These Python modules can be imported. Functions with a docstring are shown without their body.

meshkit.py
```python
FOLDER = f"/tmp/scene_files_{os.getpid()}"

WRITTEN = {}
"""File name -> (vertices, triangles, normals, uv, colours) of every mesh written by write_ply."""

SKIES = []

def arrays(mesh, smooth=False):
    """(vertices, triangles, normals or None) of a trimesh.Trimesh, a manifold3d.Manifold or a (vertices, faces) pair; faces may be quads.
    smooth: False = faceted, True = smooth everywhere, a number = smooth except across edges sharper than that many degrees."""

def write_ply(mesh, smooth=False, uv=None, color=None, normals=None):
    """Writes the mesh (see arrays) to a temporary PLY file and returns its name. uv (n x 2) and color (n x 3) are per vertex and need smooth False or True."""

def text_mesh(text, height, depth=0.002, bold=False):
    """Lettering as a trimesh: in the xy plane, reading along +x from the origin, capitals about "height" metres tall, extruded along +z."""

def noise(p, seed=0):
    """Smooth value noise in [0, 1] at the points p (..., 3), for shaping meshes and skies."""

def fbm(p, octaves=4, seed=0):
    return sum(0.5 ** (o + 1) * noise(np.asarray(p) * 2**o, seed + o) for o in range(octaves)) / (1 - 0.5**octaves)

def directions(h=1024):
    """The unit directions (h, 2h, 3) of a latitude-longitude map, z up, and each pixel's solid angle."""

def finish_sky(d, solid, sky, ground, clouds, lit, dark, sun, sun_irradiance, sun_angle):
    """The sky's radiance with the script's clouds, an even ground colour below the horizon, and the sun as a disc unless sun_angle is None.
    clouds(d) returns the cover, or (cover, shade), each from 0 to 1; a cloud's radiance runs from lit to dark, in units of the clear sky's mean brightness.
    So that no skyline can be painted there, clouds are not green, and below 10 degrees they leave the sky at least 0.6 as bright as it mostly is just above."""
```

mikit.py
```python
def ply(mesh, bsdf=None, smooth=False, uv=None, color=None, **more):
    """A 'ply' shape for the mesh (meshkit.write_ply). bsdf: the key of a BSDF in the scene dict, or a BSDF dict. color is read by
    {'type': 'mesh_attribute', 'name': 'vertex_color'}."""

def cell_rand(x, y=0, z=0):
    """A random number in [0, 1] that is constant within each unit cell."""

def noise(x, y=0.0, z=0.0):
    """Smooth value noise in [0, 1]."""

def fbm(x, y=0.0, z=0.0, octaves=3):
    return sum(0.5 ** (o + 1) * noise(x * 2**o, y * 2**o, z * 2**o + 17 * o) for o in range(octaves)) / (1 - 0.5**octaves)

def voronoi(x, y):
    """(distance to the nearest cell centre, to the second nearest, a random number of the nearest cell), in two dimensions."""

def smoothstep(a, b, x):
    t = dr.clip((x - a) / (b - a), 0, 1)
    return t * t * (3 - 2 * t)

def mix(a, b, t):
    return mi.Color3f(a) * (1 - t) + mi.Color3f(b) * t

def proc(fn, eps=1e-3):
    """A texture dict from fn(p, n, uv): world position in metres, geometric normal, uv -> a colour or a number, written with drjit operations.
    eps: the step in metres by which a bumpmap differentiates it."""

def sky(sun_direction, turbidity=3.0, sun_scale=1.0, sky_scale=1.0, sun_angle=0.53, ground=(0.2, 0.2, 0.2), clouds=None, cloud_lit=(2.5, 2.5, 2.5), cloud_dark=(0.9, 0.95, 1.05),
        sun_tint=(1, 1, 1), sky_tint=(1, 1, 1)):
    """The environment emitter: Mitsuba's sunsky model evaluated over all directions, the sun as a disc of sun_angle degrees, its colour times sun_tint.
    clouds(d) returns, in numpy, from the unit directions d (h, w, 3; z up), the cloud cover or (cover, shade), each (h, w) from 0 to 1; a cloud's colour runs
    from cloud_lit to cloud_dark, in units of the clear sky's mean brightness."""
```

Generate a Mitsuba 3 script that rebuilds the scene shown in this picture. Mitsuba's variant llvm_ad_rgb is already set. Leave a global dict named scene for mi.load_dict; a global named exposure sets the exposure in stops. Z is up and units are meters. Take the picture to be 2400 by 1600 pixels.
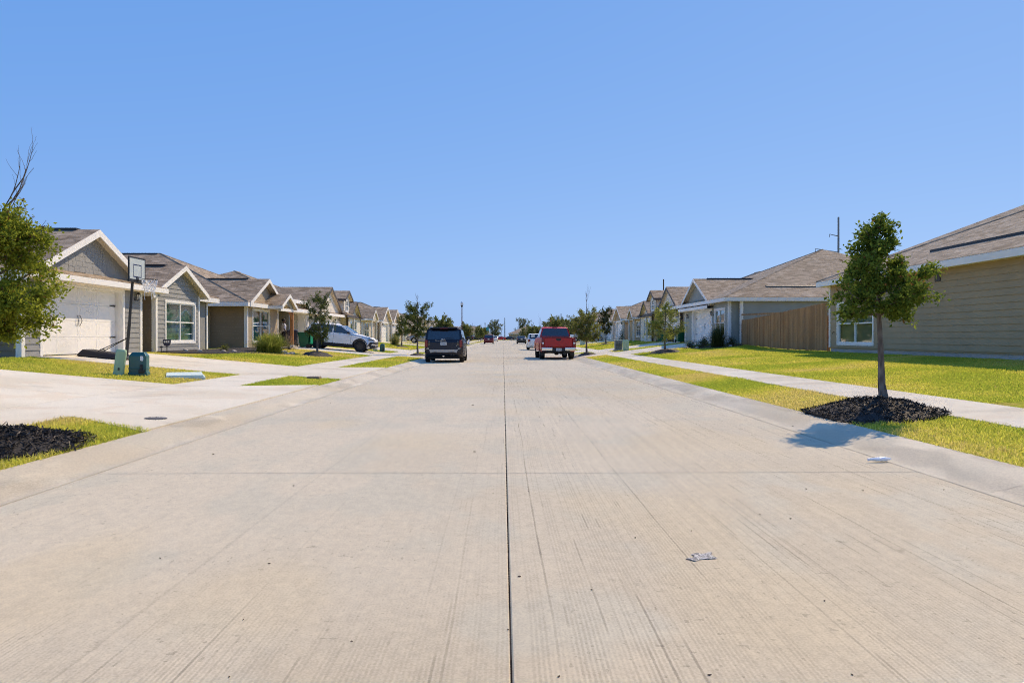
import math, random
import numpy as np, trimesh, drjit as dr, mitsuba as mi, mikit, meshkit
import manifold3d as m3
from shapely.geometry import Polygon, box as sbox, LineString
from shapely.ops import unary_union
from shapely import affinity

T = mi.ScalarTransform4f
scene, labels = {}, {}

# ------------------------------------------------------------------ camera, sky, sun, exposure
CAM_Z = 1.30
FOCAL = 1890.0                                   # in pixels of a 2400 px wide picture
scene['camera'] = {'type': 'perspective', 'fov': 2 * math.degrees(math.atan(1200 / FOCAL)), 'fov_axis': 'x', 'near_clip': 0.05, 'far_clip': 4000.0,
                   'to_world': T().look_at(origin=[0, 0, CAM_Z], target=[21 / FOCAL, 1.0, CAM_Z - 11 / FOCAL], up=[0, 0, 1])}
SUN = np.array([0.62, 0.80, 1.0])
# a clear blue sky, its gradient flattened by an added blue cloud cover
scene['sky'] = mikit.sky(SUN.tolist(), turbidity=2.0, sun_scale=1.0, sky_scale=1.0, sun_tint=(1.0, 0.96, 0.90), sky_tint=(1.16, 0.90, 0.56),
                         clouds=lambda d: 0.45 + 0 * d[..., 2], cloud_lit=(0.62, 2.38, 7.1), cloud_dark=(0.62, 2.38, 7.1))
exposure = 1.7

# ------------------------------------------------------------------ materials
noise, fbm, mix, smoothstep, cell_rand, voronoi = mikit.noise, mikit.fbm, mikit.mix, mikit.smoothstep, mikit.cell_rand, mikit.voronoi
C3 = mi.Color3f


def mat(name, color, rough=0.6, two=True, **kw):
    d = {'type': 'principled', 'base_color': color if isinstance(color, dict) else {'type': 'rgb', 'value': list(color)}, 'roughness': rough, 'specular': kw.pop('specular', 0.4), **kw}
    scene[name] = {'type': 'twosided', 'b': d} if two else d


def dif(name, color):
    scene[name] = {'type': 'twosided', 'b': {'type': 'diffuse', 'reflectance': color if isinstance(color, dict) else {'type': 'rgb', 'value': list(color)}}}


def road_fn(p, n, uv):
    x, y = p.x, p.y
    wob = x + 0.022 * noise(y * 0.5, x * 0.3) + 0.006 * noise(y * 1.9, x * 0.8)
    big = fbm(x * 0.35, y * 0.22, 3.0, 3)
    mid = fbm(x * 1.9, y * 1.1, 1.0, 3)
    grit = noise(x * 150, y * 120)
    # tined grooves along the street: strong on the right lane, worn clean of paste in patches close by
    u = wob / 0.021
    i = dr.floor(u)
    f = dr.abs(u - i - 0.5)
    r, r2 = cell_rand(i, 1.0), cell_rand(i, 7.0)
    along = noise(y * 0.55, i * 3.7, 2.0)
    broken = noise(y * 5.0, i * 1.3, 6.0)
    thin = smoothstep(0.42, 0.12, f)
    lane = 0.22 + 0.78 * smoothstep(-0.5, 0.6, x + 1.0 * (noise(y * 0.4, 2.0) - 0.5))
    near_patch = smoothstep(4.6, 3.3, y + 1.5 * (noise(x * 1.1, y * 0.6, 7.0) - 0.5))
    lane = dr.maximum(lane, near_patch)
    lines = thin * lane * (0.10 * smoothstep(0.25, 0.6, along) + 0.36 * smoothstep(0.88, 0.97, r) * smoothstep(0.38, 0.62, along) * (0.35 + 0.65 * broken))
    dash = thin * smoothstep(0.6, 0.8, r2) * smoothstep(0.74, 0.86, noise(y * 1.6, i * 2.1, 11.0)) * lane * 0.26
    pale = near_patch * smoothstep(0.5, 0.8, noise(x * 2.4, y * 0.9, 2.0)) * smoothstep(0.1, 0.4, f)
    c = mix((0.470, 0.405, 0.285), (0.525, 0.462, 0.338), smoothstep(0.3, 0.7, big))
    c = mix(c, C3(0.465, 0.430, 0.325), 0.65 * smoothstep(0.48, 0.72, mid))
    c = mix(c, C3(0.535, 0.445, 0.285), 0.45 * smoothstep(0.55, 0.75, fbm(x * 0.8, y * 0.5, 9.0, 2)))
    speck = smoothstep(0.90, 0.93, noise(x * 37, y * 29, 5.0)) * smoothstep(0.4, 0.6, noise(x * 1.5, y * 1.5, 8.0))
    seam = 0.10 * smoothstep(0.012, 0.004, dr.abs(dr.abs(x - 0.032) - 1.72 - 0.05 * noise(y * 0.3, x)))
    k = 1.0 + 0.20 * (grit - 0.5) + 0.10 * (noise(x * 22, y * 17, 4.0) - 0.5) - lines - dash + 0.10 * pale - 0.22 * speck - seam
    return c * dr.maximum(k, 0.12) * 0.945


def curb_fn(p, n, uv):
    x, y = p.x, p.y
    big, mid, fine = fbm(x * 0.8, y * 0.4, 1.0, 3), fbm(x * 4, y * 1.6, 2.0, 3), noise(x * 90, y * 80)
    c = mix((0.43, 0.375, 0.27), (0.49, 0.44, 0.335), smoothstep(0.3, 0.7, big))
    c = mix(c, C3(0.41, 0.385, 0.30), 0.45 * smoothstep(0.45, 0.7, mid))
    gut = smoothstep(0.16, 0.02, dr.abs(dr.abs(x - 0.13) - 3.87) + 0.08 * noise(y * 2.0, x)) * smoothstep(0.35, 0.7, noise(y * 0.6, x * 0.2, 3.0))
    return c * (1 + 0.2 * (fine - 0.5) - 0.30 * gut + 0.14 * smoothstep(0.60, 0.72, fbm(x * 2.5, y * 0.9, 11.0, 3)) - 0.16 * smoothstep(0.58, 0.70, fbm(x * 1.7, y * 0.6, 15.0, 3)))


def walk_fn(p, n, uv):
    x, y = p.x, p.y
    slab = cell_rand(x * 0.21 + 7, y * 0.33)
    big, mid, fine = fbm(x * 0.5, y * 0.5, 1.0, 3), fbm(x * 2.6, y * 2.1, 2.0, 3), noise(x * 80, y * 80)
    c = mix((0.555, 0.495, 0.37), (0.62, 0.565, 0.44), smoothstep(0.3, 0.7, big))
    c = mix(c, C3(0.58, 0.48, 0.34), 0.5 * smoothstep(0.5, 0.72, mid))
    c = c * (1 - 0.12 * smoothstep(0.60, 0.76, fbm(x * 0.9, y * 1.5, 8.0, 3)))
    return c * (0.925 + 0.05 * slab + 0.12 * (fine - 0.5))


def soil_fn(p, n, uv):
    a, b, f = fbm(p.x * 0.35, p.y * 0.3, 1.0, 3), fbm(p.x * 2.2, p.y * 1.8, 2.0, 3), noise(p.x * 45, p.y * 40)
    c = mix((0.30, 0.31, 0.045), (0.44, 0.38, 0.075), smoothstep(0.32, 0.7, a))
    c = mix(c, C3(0.36, 0.27, 0.09), 0.5 * smoothstep(0.55, 0.75, b))
    return c * (0.75 + 0.5 * f)


def roof_fn(p, n, uv):
    along = dr.select(dr.abs(n.x) > dr.abs(n.y), p.y, p.x)
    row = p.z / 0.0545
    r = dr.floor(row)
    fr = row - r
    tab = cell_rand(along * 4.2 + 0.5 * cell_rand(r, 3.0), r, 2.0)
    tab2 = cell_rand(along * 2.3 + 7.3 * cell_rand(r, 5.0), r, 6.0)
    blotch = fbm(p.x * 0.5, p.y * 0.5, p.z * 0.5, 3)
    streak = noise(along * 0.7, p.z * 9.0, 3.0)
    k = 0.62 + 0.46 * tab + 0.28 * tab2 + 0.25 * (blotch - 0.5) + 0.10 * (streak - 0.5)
    k = k * (1 - 0.28 * smoothstep(0.80, 0.97, fr))  # dark line at each course edge: shade of the overlap put into the colour
    k = k * (0.86 + 0.28 * noise(p.x * 60, p.y * 60, p.z * 60))
    return mix((0.240, 0.182, 0.122), (0.318, 0.258, 0.188), tab2) * dr.maximum(k, 0.1)


def lap(name, c, amount=0.10):
    c = np.array(c)

    def fn(p, n, uv):
        b = fbm(p.x * 0.9, p.y * 0.9, p.z * 1.4, 3)
        g = noise(p.x * 6 + p.y * 6, p.z * 55, 2.0)
        s = noise(p.x * 3 + p.y * 3, p.z * 0.6, 8.0)
        return C3(*[float(v) for v in c]) * (1 + amount * (b - 0.5) * 2 + 0.10 * (g - 0.5) + 0.09 * (s - 0.5))
    mat(name, mikit.proc(fn), 0.62, specular=0.3)


def fence_fn(p, n, uv):
    b = cell_rand(p.y / 0.1405 + 0.5, 4.0)
    b2 = cell_rand(p.y / 0.1405 + 0.5, 9.0)
    g = noise(p.y * 60, p.z * 1.6, p.x * 20)
    st = fbm(p.y * 3, p.z * 0.8, 1.0, 3)
    c = mix((0.29, 0.145, 0.058), (0.43, 0.25, 0.115), b)
    c = mix(c, C3(0.34, 0.225, 0.135), 0.5 * b2)
    return c * (0.72 + 0.32 * g + 0.35 * (st - 0.3)) * (1 - 0.35 * smoothstep(0.9, 0.55, p.z) * noise(p.y * 5, p.z * 3))


def bark_fn(p, n, uv):
    a = noise(p.x * 40, p.y * 40, p.z * 9)
    return mix((0.075, 0.058, 0.046), (0.27, 0.225, 0.185), a * (0.6 + 0.7 * noise(p.x * 9, p.y * 9, p.z * 5)))


def mulch_fn(p, n, uv):
    a = noise(p.x * 60, p.y * 60, p.z * 60)
    return mix((0.010, 0.009, 0.009), (0.05, 0.043, 0.038), a * a)


def white_fn(p, n, uv):
    b = fbm(p.x * 0.8, p.y * 0.8, p.z * 1.1, 3)
    return C3(0.78, 0.765, 0.715) * (1 + 0.10 * (b - 0.5) + 0.04 * (noise(p.x * 30, p.y * 30, p.z * 8) - 0.5))


def found_fn(p, n, uv):
    b = fbm(p.x * 2, p.y * 1.2, p.z * 3, 3)
    return mix((0.30, 0.285, 0.26), (0.46, 0.44, 0.41), b) * (0.85 + 0.3 * noise(p.x * 50, p.y * 50, p.z * 50))


def blind_fn(p, n, uv):
    s = smoothstep(0.2, 0.5, dr.abs(p.z * 19.0 - dr.floor(p.z * 19.0) - 0.5))
    return mix((0.16, 0.25, 0.22), (0.42, 0.50, 0.46), s)


mat('m_road', mikit.proc(road_fn), 0.75, specular=0.25)
mat('m_curb', mikit.proc(curb_fn), 0.75, specular=0.25)
mat('m_walk', mikit.proc(walk_fn), 0.8, specular=0.2)
dif('m_joint', mikit.proc(lambda p, n, uv: mix((0.09, 0.072, 0.055), (0.30, 0.245, 0.185), smoothstep(0.35, 0.75, noise(p.y * 2.6, p.x * 4)) * smoothstep(0.2, 0.6, noise(p.y * 15, p.x * 9)))))
dif('m_soil', mikit.proc(soil_fn))
mat('m_roof', mikit.proc(roof_fn), 0.85, specular=0.15)
lap('m_grey', (0.265, 0.265, 0.250))
lap('m_tan', (0.375, 0.305, 0.205))
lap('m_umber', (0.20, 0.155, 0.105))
lap('m_tan_shaded', (0.235, 0.180, 0.115))  # darker copy of the tan: side-wall shade put into the colour
lap('m_taupe', (0.355, 0.272, 0.155))
lap('m_blue', (0.30, 0.315, 0.275))
lap('m_cream', (0.64, 0.60, 0.51))
lap('m_beige', (0.48, 0.42, 0.32))
lap('m_olive', (0.30, 0.275, 0.20))
mat('m_white', mikit.proc(white_fn), 0.5, specular=0.35)
mat('m_soffit', (0.66, 0.58, 0.46), 0.7)
mat('m_darktrim', (0.075, 0.062, 0.055), 0.55)
mat('m_found', mikit.proc(found_fn), 0.85)
mat('m_black', (0.02, 0.02, 0.022), 0.45)
mat('m_iron', (0.028, 0.027, 0.027), 0.4, specular=0.5)
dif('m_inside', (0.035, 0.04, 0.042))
dif('m_blind', mikit.proc(blind_fn))
mat('m_pane', (0.03, 0.055, 0.055), 0.04, specular=1.0, clearcoat=1.0, clearcoat_gloss=0.97)
scene['m_glass'] = {'type': 'thindielectric', 'int_ior': 1.9, 'specular_transmittance': {'type': 'rgb', 'value': [0.62, 0.80, 0.76]}}
mat('m_fence', mikit.proc(fence_fn), 0.85, specular=0.1)
mat('m_bark', mikit.proc(bark_fn), 0.9, specular=0.1)
mat('m_mulch', mikit.proc(mulch_fn), 0.75, specular=0.35)
mat('m_stone', (0.42, 0.38, 0.33), 0.8)
mat('m_post', (0.36, 0.155, 0.05), 0.6)
mat('m_chip', {'type': 'mesh_attribute', 'name': 'vertex_color'}, 0.6, specular=0.4)
scene['m_leaf'] = {'type': 'principledthin', 'base_color': {'type': 'mesh_attribute', 'name': 'vertex_color'}, 'roughness': 0.42, 'spec_tint': 0.3, 'diff_trans': 0.95}
scene['m_blade'] = {'type': 'principledthin', 'base_color': {'type': 'mesh_attribute', 'name': 'vertex_color'}, 'roughness': 0.5, 'diff_trans': 1.15}


# ------------------------------------------------------------------ helpers
def num(key):
    if key not in USED:
        USED.add(key)
        return key
    i = 1
    while f'{key}_{i:03d}' in USED:
        i += 1
    USED.add(f'{key}_{i:03d}')
    return f'{key}_{i:03d}'


USED = set()


class MB:
    """Collects faces; becomes one mesh."""
    def __init__(s):
        s.v, s.f, s.n = [], [], 0

    def add(s, v, f):
        v, f = np.asarray(v, float), np.asarray(f, int)
        if f.shape[1] == 4:
            f = np.vstack([f[:, [0, 1, 2]], f[:, [0, 2, 3]]])
        s.v.append(v); s.f.append(f + s.n); s.n += len(v)
        return s

    def mesh(s):
        return np.vstack(s.v), np.vstack(s.f)

    def hexa(s, p):       # p: 8 points, bottom ring then top ring
        return s.add(p, [[0, 3, 2, 1], [4, 5, 6, 7], [0, 1, 5, 4], [1, 2, 6, 5], [2, 3, 7, 6], [3, 0, 4, 7]])

    def box(s, x0, x1, y0, y1, z0, z1):
        return s.hexa([(x0, y0, z0), (x1, y0, z0), (x1, y1, z0), (x0, y1, z0), (x0, y0, z1), (x1, y0, z1), (x1, y1, z1), (x0, y1, z1)])

    def poly(s, pg, w0, w1, f=None):     # a shapely polygon extruded from w0 to w1; f maps (u, v, w) arrays to xyz
        for g in getattr(pg, 'geoms', [pg]):
            if g.is_empty or g.geom_type != 'Polygon' or g.area < 1e-7:
                continue
            m = trimesh.creation.extrude_polygon(g, abs(w1 - w0), engine='earcut')
            v = np.array(m.vertices); v[:, 2] += min(w0, w1)
            s.add(f(v[:, 0], v[:, 1], v[:, 2]) if f else v, m.faces)
        return s

    def tube(s, pts, radii, sides=8, cap=True):
        p = np.asarray(pts, float)
        r = np.broadcast_to(radii, (len(p),))
        t = np.gradient(p, axis=0) if len(p) > 2 else np.repeat(p[1:] - p[:1], 2, 0)
        t = t / (np.linalg.norm(t, axis=1, keepdims=True) + 1e-12)
        a = np.cross(t, np.where(np.abs(t[:, 2:]) < 0.9, [0, 0, 1.0], [1.0, 0, 0]))
        a /= np.linalg.norm(a, axis=1, keepdims=True) + 1e-12
        b = np.cross(t, a)
        ang = np.arange(sides) * 2 * np.pi / sides
        v = (p[:, None] + r[:, None, None] * (np.cos(ang)[None, :, None] * a[:, None] + np.sin(ang)[None, :, None] * b[:, None])).reshape(-1, 3)
        i, j = np.meshgrid(np.arange(len(p) - 1), np.arange(sides), indexing='ij')
        q = np.stack([i * sides + j, i * sides + (j + 1) % sides, (i + 1) * sides + (j + 1) % sides, (i + 1) * sides + j], -1).reshape(-1, 4)
        f = np.vstack([q[:, [0, 1, 2]], q[:, [0, 2, 3]]])
        if cap:
            for base in (0, (len(p) - 1) * sides):
                f = np.vstack([f, [[base, base + k, base + k + 1] for k in range(1, sides - 1)]])
        return s.add(v, f)

    def man(s, m):
        q = m.to_mesh()
        return s.add(np.array(q.vert_properties)[:, :3], np.array(q.tri_verts))


def put(key, mb, m, smooth=False, M=None, color=None, tr=None):
    """One entry of the scene; returns its key."""
    v, f = mb.mesh() if isinstance(mb, MB) else mb
    if not len(f):
        print('empty mesh', key)
        return key
    if tr is not None:
        v = tr(v)
    key = num(key)
    extra = {'to_world': M} if M is not None else {}
    scene[key] = mikit.ply((v, f), m, smooth=smooth, color=color, **extra)
    return key


def lab(key, label, category, group=None, kind=None):
    labels[key] = {'label': label, 'category': category}
    if group: labels[key]['group'] = group
    if kind: labels[key]['kind'] = kind


def struct(key, label=None):
    labels[key] = {'kind': 'structure'}
    if label: labels[key]['label'] = label


def rbox(x0, x1, y0, y1, z0, z1, r=0.02, seg=12):
    sp = m3.Manifold.sphere(r, seg)
    return m3.Manifold.batch_hull([sp.translate((x, y, z)) for x in (x0 + r, x1 - r) for y in (y0 + r, y1 - r) for z in (z0 + r, z1 - r)])


def place(x, y, z, deg=0.0, pitch=0.0, roll=0.0):
    """Numpy transform of local vertices (x right, y forward, z up) into the world."""
    a, b, c = np.radians([deg, pitch, roll])
    Rz = np.array([[np.cos(a), -np.sin(a), 0], [np.sin(a), np.cos(a), 0], [0, 0, 1]])
    Rx = np.array([[1, 0, 0], [0, np.cos(b), -np.sin(b)], [0, np.sin(b), np.cos(b)]])
    Ry = np.array([[np.cos(c), 0, np.sin(c)], [0, 1, 0], [-np.sin(c), 0, np.cos(c)]])
    R = Rz @ Rx @ Ry
    return lambda v: np.asarray(v) @ R.T + np.array([x, y, z])


# ------------------------------------------------------------------ the lie of the land
CL, CR = -4.52, 4.78              # backs of the curbs
WL0, WL1, WR0, WR1 = -6.03, -7.5, 6.08, 7.5


def sm(a, b, x):
    t = np.clip((np.asarray(x, float) - a) / (b - a), 0, 1)
    return t * t * (3 - 2 * t)


def ground_z(x, y):
    x, y = np.asarray(x, float), np.asarray(y, float)
    fall = 1 - 0.75 * sm(120, 230, y)
    top_l = 0.20 + 0.52 * fall
    top_r = 0.25 + (0.40 + 0.27 * sm(38, 52, y)) * fall
    zl = np.interp(-x, [4.52, 6.03, 7.5], [0.10, 0.165, 0.20]) + (top_l - 0.20) * np.clip((-x - 7.5) / 5.8, 0, 1)
    zr = np.interp(x, [4.78, 6.08, 7.5], [0.10, 0.21, 0.25]) + (top_r - 0.25) * np.clip((x - 7.5) / 6.2, 0, 1)
    z = np.where(x < 0, zl, zr)
    return np.where((x > CL + 0.1) & (x < CR - 0.1), -0.22, z)


# ------------------------------------------------------------------ ground, road, curbs, pavements, driveways
def build_setting():
    xs = np.unique(np.concatenate([np.linspace(-900, -60, 14), np.linspace(-60, -14, 20), np.linspace(-14, -7.5, 22), np.linspace(-7.5, CL, 10), [CL + 0.05, CL + 0.12, 0, CR - 0.12, CR - 0.05],
                                   np.linspace(CR, 7.5, 10), np.linspace(7.5, 14.2, 22), np.linspace(14.2, 60, 20), np.linspace(60, 900, 14)]))
    ys = np.unique(np.concatenate([np.linspace(-80, 0, 12), np.linspace(0, 60, 70), np.linspace(60, 300, 60), np.linspace(300, 1600, 20)]))
    X, Y = np.meshgrid(xs, ys, indexing='ij')
    Z = ground_z(X, Y)
    Z = Z + np.where((X < CL - 0.1) | (X > CR + 0.1), 0.012 * (meshkit.noise(np.stack([X * 0.9, Y * 0.7, X * 0], -1)) - 0.5), 0)
    Z = np.where(Y > 312, 0.02, Z)
    n = len(ys)
    i, j = np.meshgrid(np.arange(len(xs) - 1), np.arange(n - 1), indexing='ij')
    q = np.stack([i * n + j, (i + 1) * n + j, (i + 1) * n + j + 1, i * n + j + 1], -1).reshape(-1, 4)
    put('ground', (np.stack([X, Y, Z], -1).reshape(-1, 3), np.vstack([q[:, [0, 1, 2]], q[:, [0, 2, 3]]])), 'm_soil', smooth=True)
    struct('ground')
    # the road: a dark bed under concrete slabs with open joints
    put('road', MB().box(-4.3, 4.5, -12, 300, -0.2, -0.018), 'm_joint')
    struct('road', 'pale concrete street with a long dark centre joint')
    cx, L, jy0 = 0.032, 4.87, 7.70 - 4.87 * 3

    def bed(x, y):      # faint crown and the gutter's dip
        return 0.0 + 0 * x

    for side in (-1, 1):
        x0, x1 = (-3.86, cx - 0.0042) if side < 0 else (cx + 0.0042, 4.0)
        for k in range(0, 14):
            a, b = jy0 + k * L + 0.003, jy0 + (k + 1) * L - 0.003
            mb = MB()
            e = 0.006
            mb.hexa([(x0, a, -0.15), (x1, a, -0.15), (x1, b, -0.15), (x0, b, -0.15), (x0 + 1e-4, a, -e), (x1 - 1e-4, a, -e), (x1 - 1e-4, b, -e), (x0 + 1e-4, b, -e)])
            mb.hexa([(x0, a, -e), (x1, a, -e), (x1, b, -e), (x0, b, -e), (x0 + e, a + e, 0), (x1 - e, a + e, 0), (x1 - e, b - e, 0), (x0 + e, b - e, 0)])
            put('road__slab', mb, 'm_road')
        a = jy0 + 14 * L + 0.003
        put('road__slab', MB().box(x0, x1, a, 300, -0.15, 0), 'm_road')
    # crossing street at the far end
    put('crossing_street', MB().box(-160, 160, 300.02, 309, -0.15, 0.004), 'm_road'); struct('crossing_street')
    # rollover curbs in cast lengths
    def curb(x_g, x_b, y0, y1, sgn):
        u = np.array([0, 0.10, 0.22, 0.34, 0.46, 0.58, 0.68, 0.74]) / 0.74
        h = np.array([0.0, -0.012, 0.012, 0.045, 0.075, 0.092, 0.102, 0.104])
        prof = [(x_g + (x_b - x_g) * t, z) for t, z in zip(u, h)]
        lo = [(x_b, -0.2), (x_g, -0.2)]
        pg = Polygon(prof + lo)
        return MB().poly(pg, y0, y1, lambda a, b, w: np.stack([a, w, b], 1))
    for key, xg, xb, off in (('left_curb', -3.869, CL, 0.0), ('right_curb', 4.009, CR, 0.55)):
        y = -9.3 + off
        while y < 62:
            put(key + '__segment', curb(xg, xb, y + 0.003, y + 3.1 - 0.003, 1), 'm_curb', smooth=25)
            y += 3.1
        put(key + '__segment', curb(xg, xb, y + 0.003, 300, 1), 'm_curb', smooth=25)
        struct(key, 'rounded concrete curb along the %s side of the street' % key.split('_')[0])


def flat_slab(key, pg, lift=0.022, m='m_walk', depth=0.12):
    """A concrete slab over the shapely polygon, draped on the land (quads follow its slope)."""
    pts = trimesh.creation.extrude_polygon(pg, 1.0, engine='earcut')
    v, f = trimesh.remesh.subdivide_to_size(pts.vertices, pts.faces, 2.2)
    top = v[:, 2] > 0.5
    v[:, 2] = ground_z(v[:, 0], v[:, 1]) + np.where(top, lift, -depth)
    return put(key, (v, f), m)


def strip_slabs(key, x0, x1, y0, y1, n):
    ys = np.linspace(y0, y1, n + 1)
    for a, b in zip(ys[:-1], ys[1:]):
        flat_slab(key, sbox(min(x0, x1), a + 0.003, max(x0, x1), b - 0.003))


# driveways: (side, pavement y0, y1, curb y0, y1, garage y0, y1, garage |x|)
DRIVES = [(-1, 11.35, 18.42, 10.15, 19.85, 11.6, 18.25, 13.2), (-1, 23.1, 29.45, 22.4, 31.2, 22.85, 29.3, 13.25), (-1, 46.4, 53.6, 45.2, 54.8, 46.4, 55.2, 13.25),
          (-1, 58.6, 65.6, 57.5, 66.8, 57.4, 66.2, 13.25), (-1, 85.0, 91.5, 84, 92.6, 85, 92, 13.3), (-1, 97.2, 104, 96.2, 105, 97, 104, 13.3), (-1, 115, 121, 114, 122, 115, 121, 13.3),
          (-1, 132, 138, 131, 139, 132, 138, 13.3), (-1, 150, 156, 149, 157, 150, 156, 13.3), (-1, 190, 197, 189, 198, 190, 197, 13.3), (-1, 271, 279, 270, 280, 271, 279, 13.3),
          (1, 47.6, 53.8, 46.6, 54.9, 51.0, 57.2, 13.4), (1, 57.2, 63.2, 56.2, 64.2, 59.5, 66.4, 13.4), (1, 91, 97, 90, 98, 91, 97, 13.4), (1, 101, 107, 100, 108, 101, 107, 13.4),
          (1, 112, 118, 111, 119, 112, 118, 13.4), (1, 140, 146, 139, 147, 140, 146, 13.4)]


def build_paving():
    for side in (-1, 1):
        w0, w1 = (WL0, WL1) if side < 0 else (WR0, WR1)
        key = 'left_pavement' if side < 0 else 'right_pavement'
        cuts = sorted((d[1], d[2]) for d in DRIVES if d[0] == side)
        y = -8.0
        for a, b in cuts + [(300, 300)]:
            if a > y + 0.5:
                far = y > 62
                strip_slabs(key + '__slab', w0, w1, y, a, 1 if far else max(1, round((a - y) / 1.52)))
            if b > a:
                strip_slabs(key + '__slab', w0, w1, a, b, 1 if a > 70 else 3)
            y = b
        struct(key, 'pale concrete pavement on the %s side between two strips of grass' % ('left' if side < 0 else 'right'))
    for i, (side, p0, p1, c0, c1, g0, g1, gx) in enumerate(DRIVES):
        key = num('driveway')
        w0, w1 = (WL0, WL1) if side < 0 else (WR0, WR1)
        cb = (CL - 0.004) if side < 0 else (CR + 0.004)
        e = 0.004
        n = 3 if p0 < 70 else 1
        for k in range(n):           # apron between curb and pavement
            f0, f1 = k / n, (k + 1) / n
            pg = Polygon([(cb, c0 + (c1 - c0) * f0 + e), (cb, c0 + (c1 - c0) * f1 - e), (w0 - side * e, p0 + (p1 - p0) * f1 - e), (w0 - side * e, p0 + (p1 - p0) * f0 + e)])
            flat_slab(key + '__slab', pg)
        rows = 3 if p0 < 70 else 1
        for r in range(rows):        # from the pavement up to the garage
            for k in range(2 if p0 < 70 else 1):
                nn = 2 if p0 < 70 else 1
                q = lambda t, s: (side * (abs(w1) + e + (gx - abs(w1) - e) * t), (p0 + (p1 - p0) * s) * (1 - t) + (g0 + (g1 - g0) * s) * t)
                t0, t1, s0, s1 = r / rows + 0.001, (r + 1) / rows - 0.001, k / nn + 0.001, (k + 1) / nn - 0.001
                flat_slab(key + '__slab', Polygon([q(t0, s0), q(t0, s1), q(t1, s1), q(t1, s0)]))
        struct(key)


build_setting()
build_paving()


# ------------------------------------------------------------------ houses
PITCH = 0.42


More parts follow.
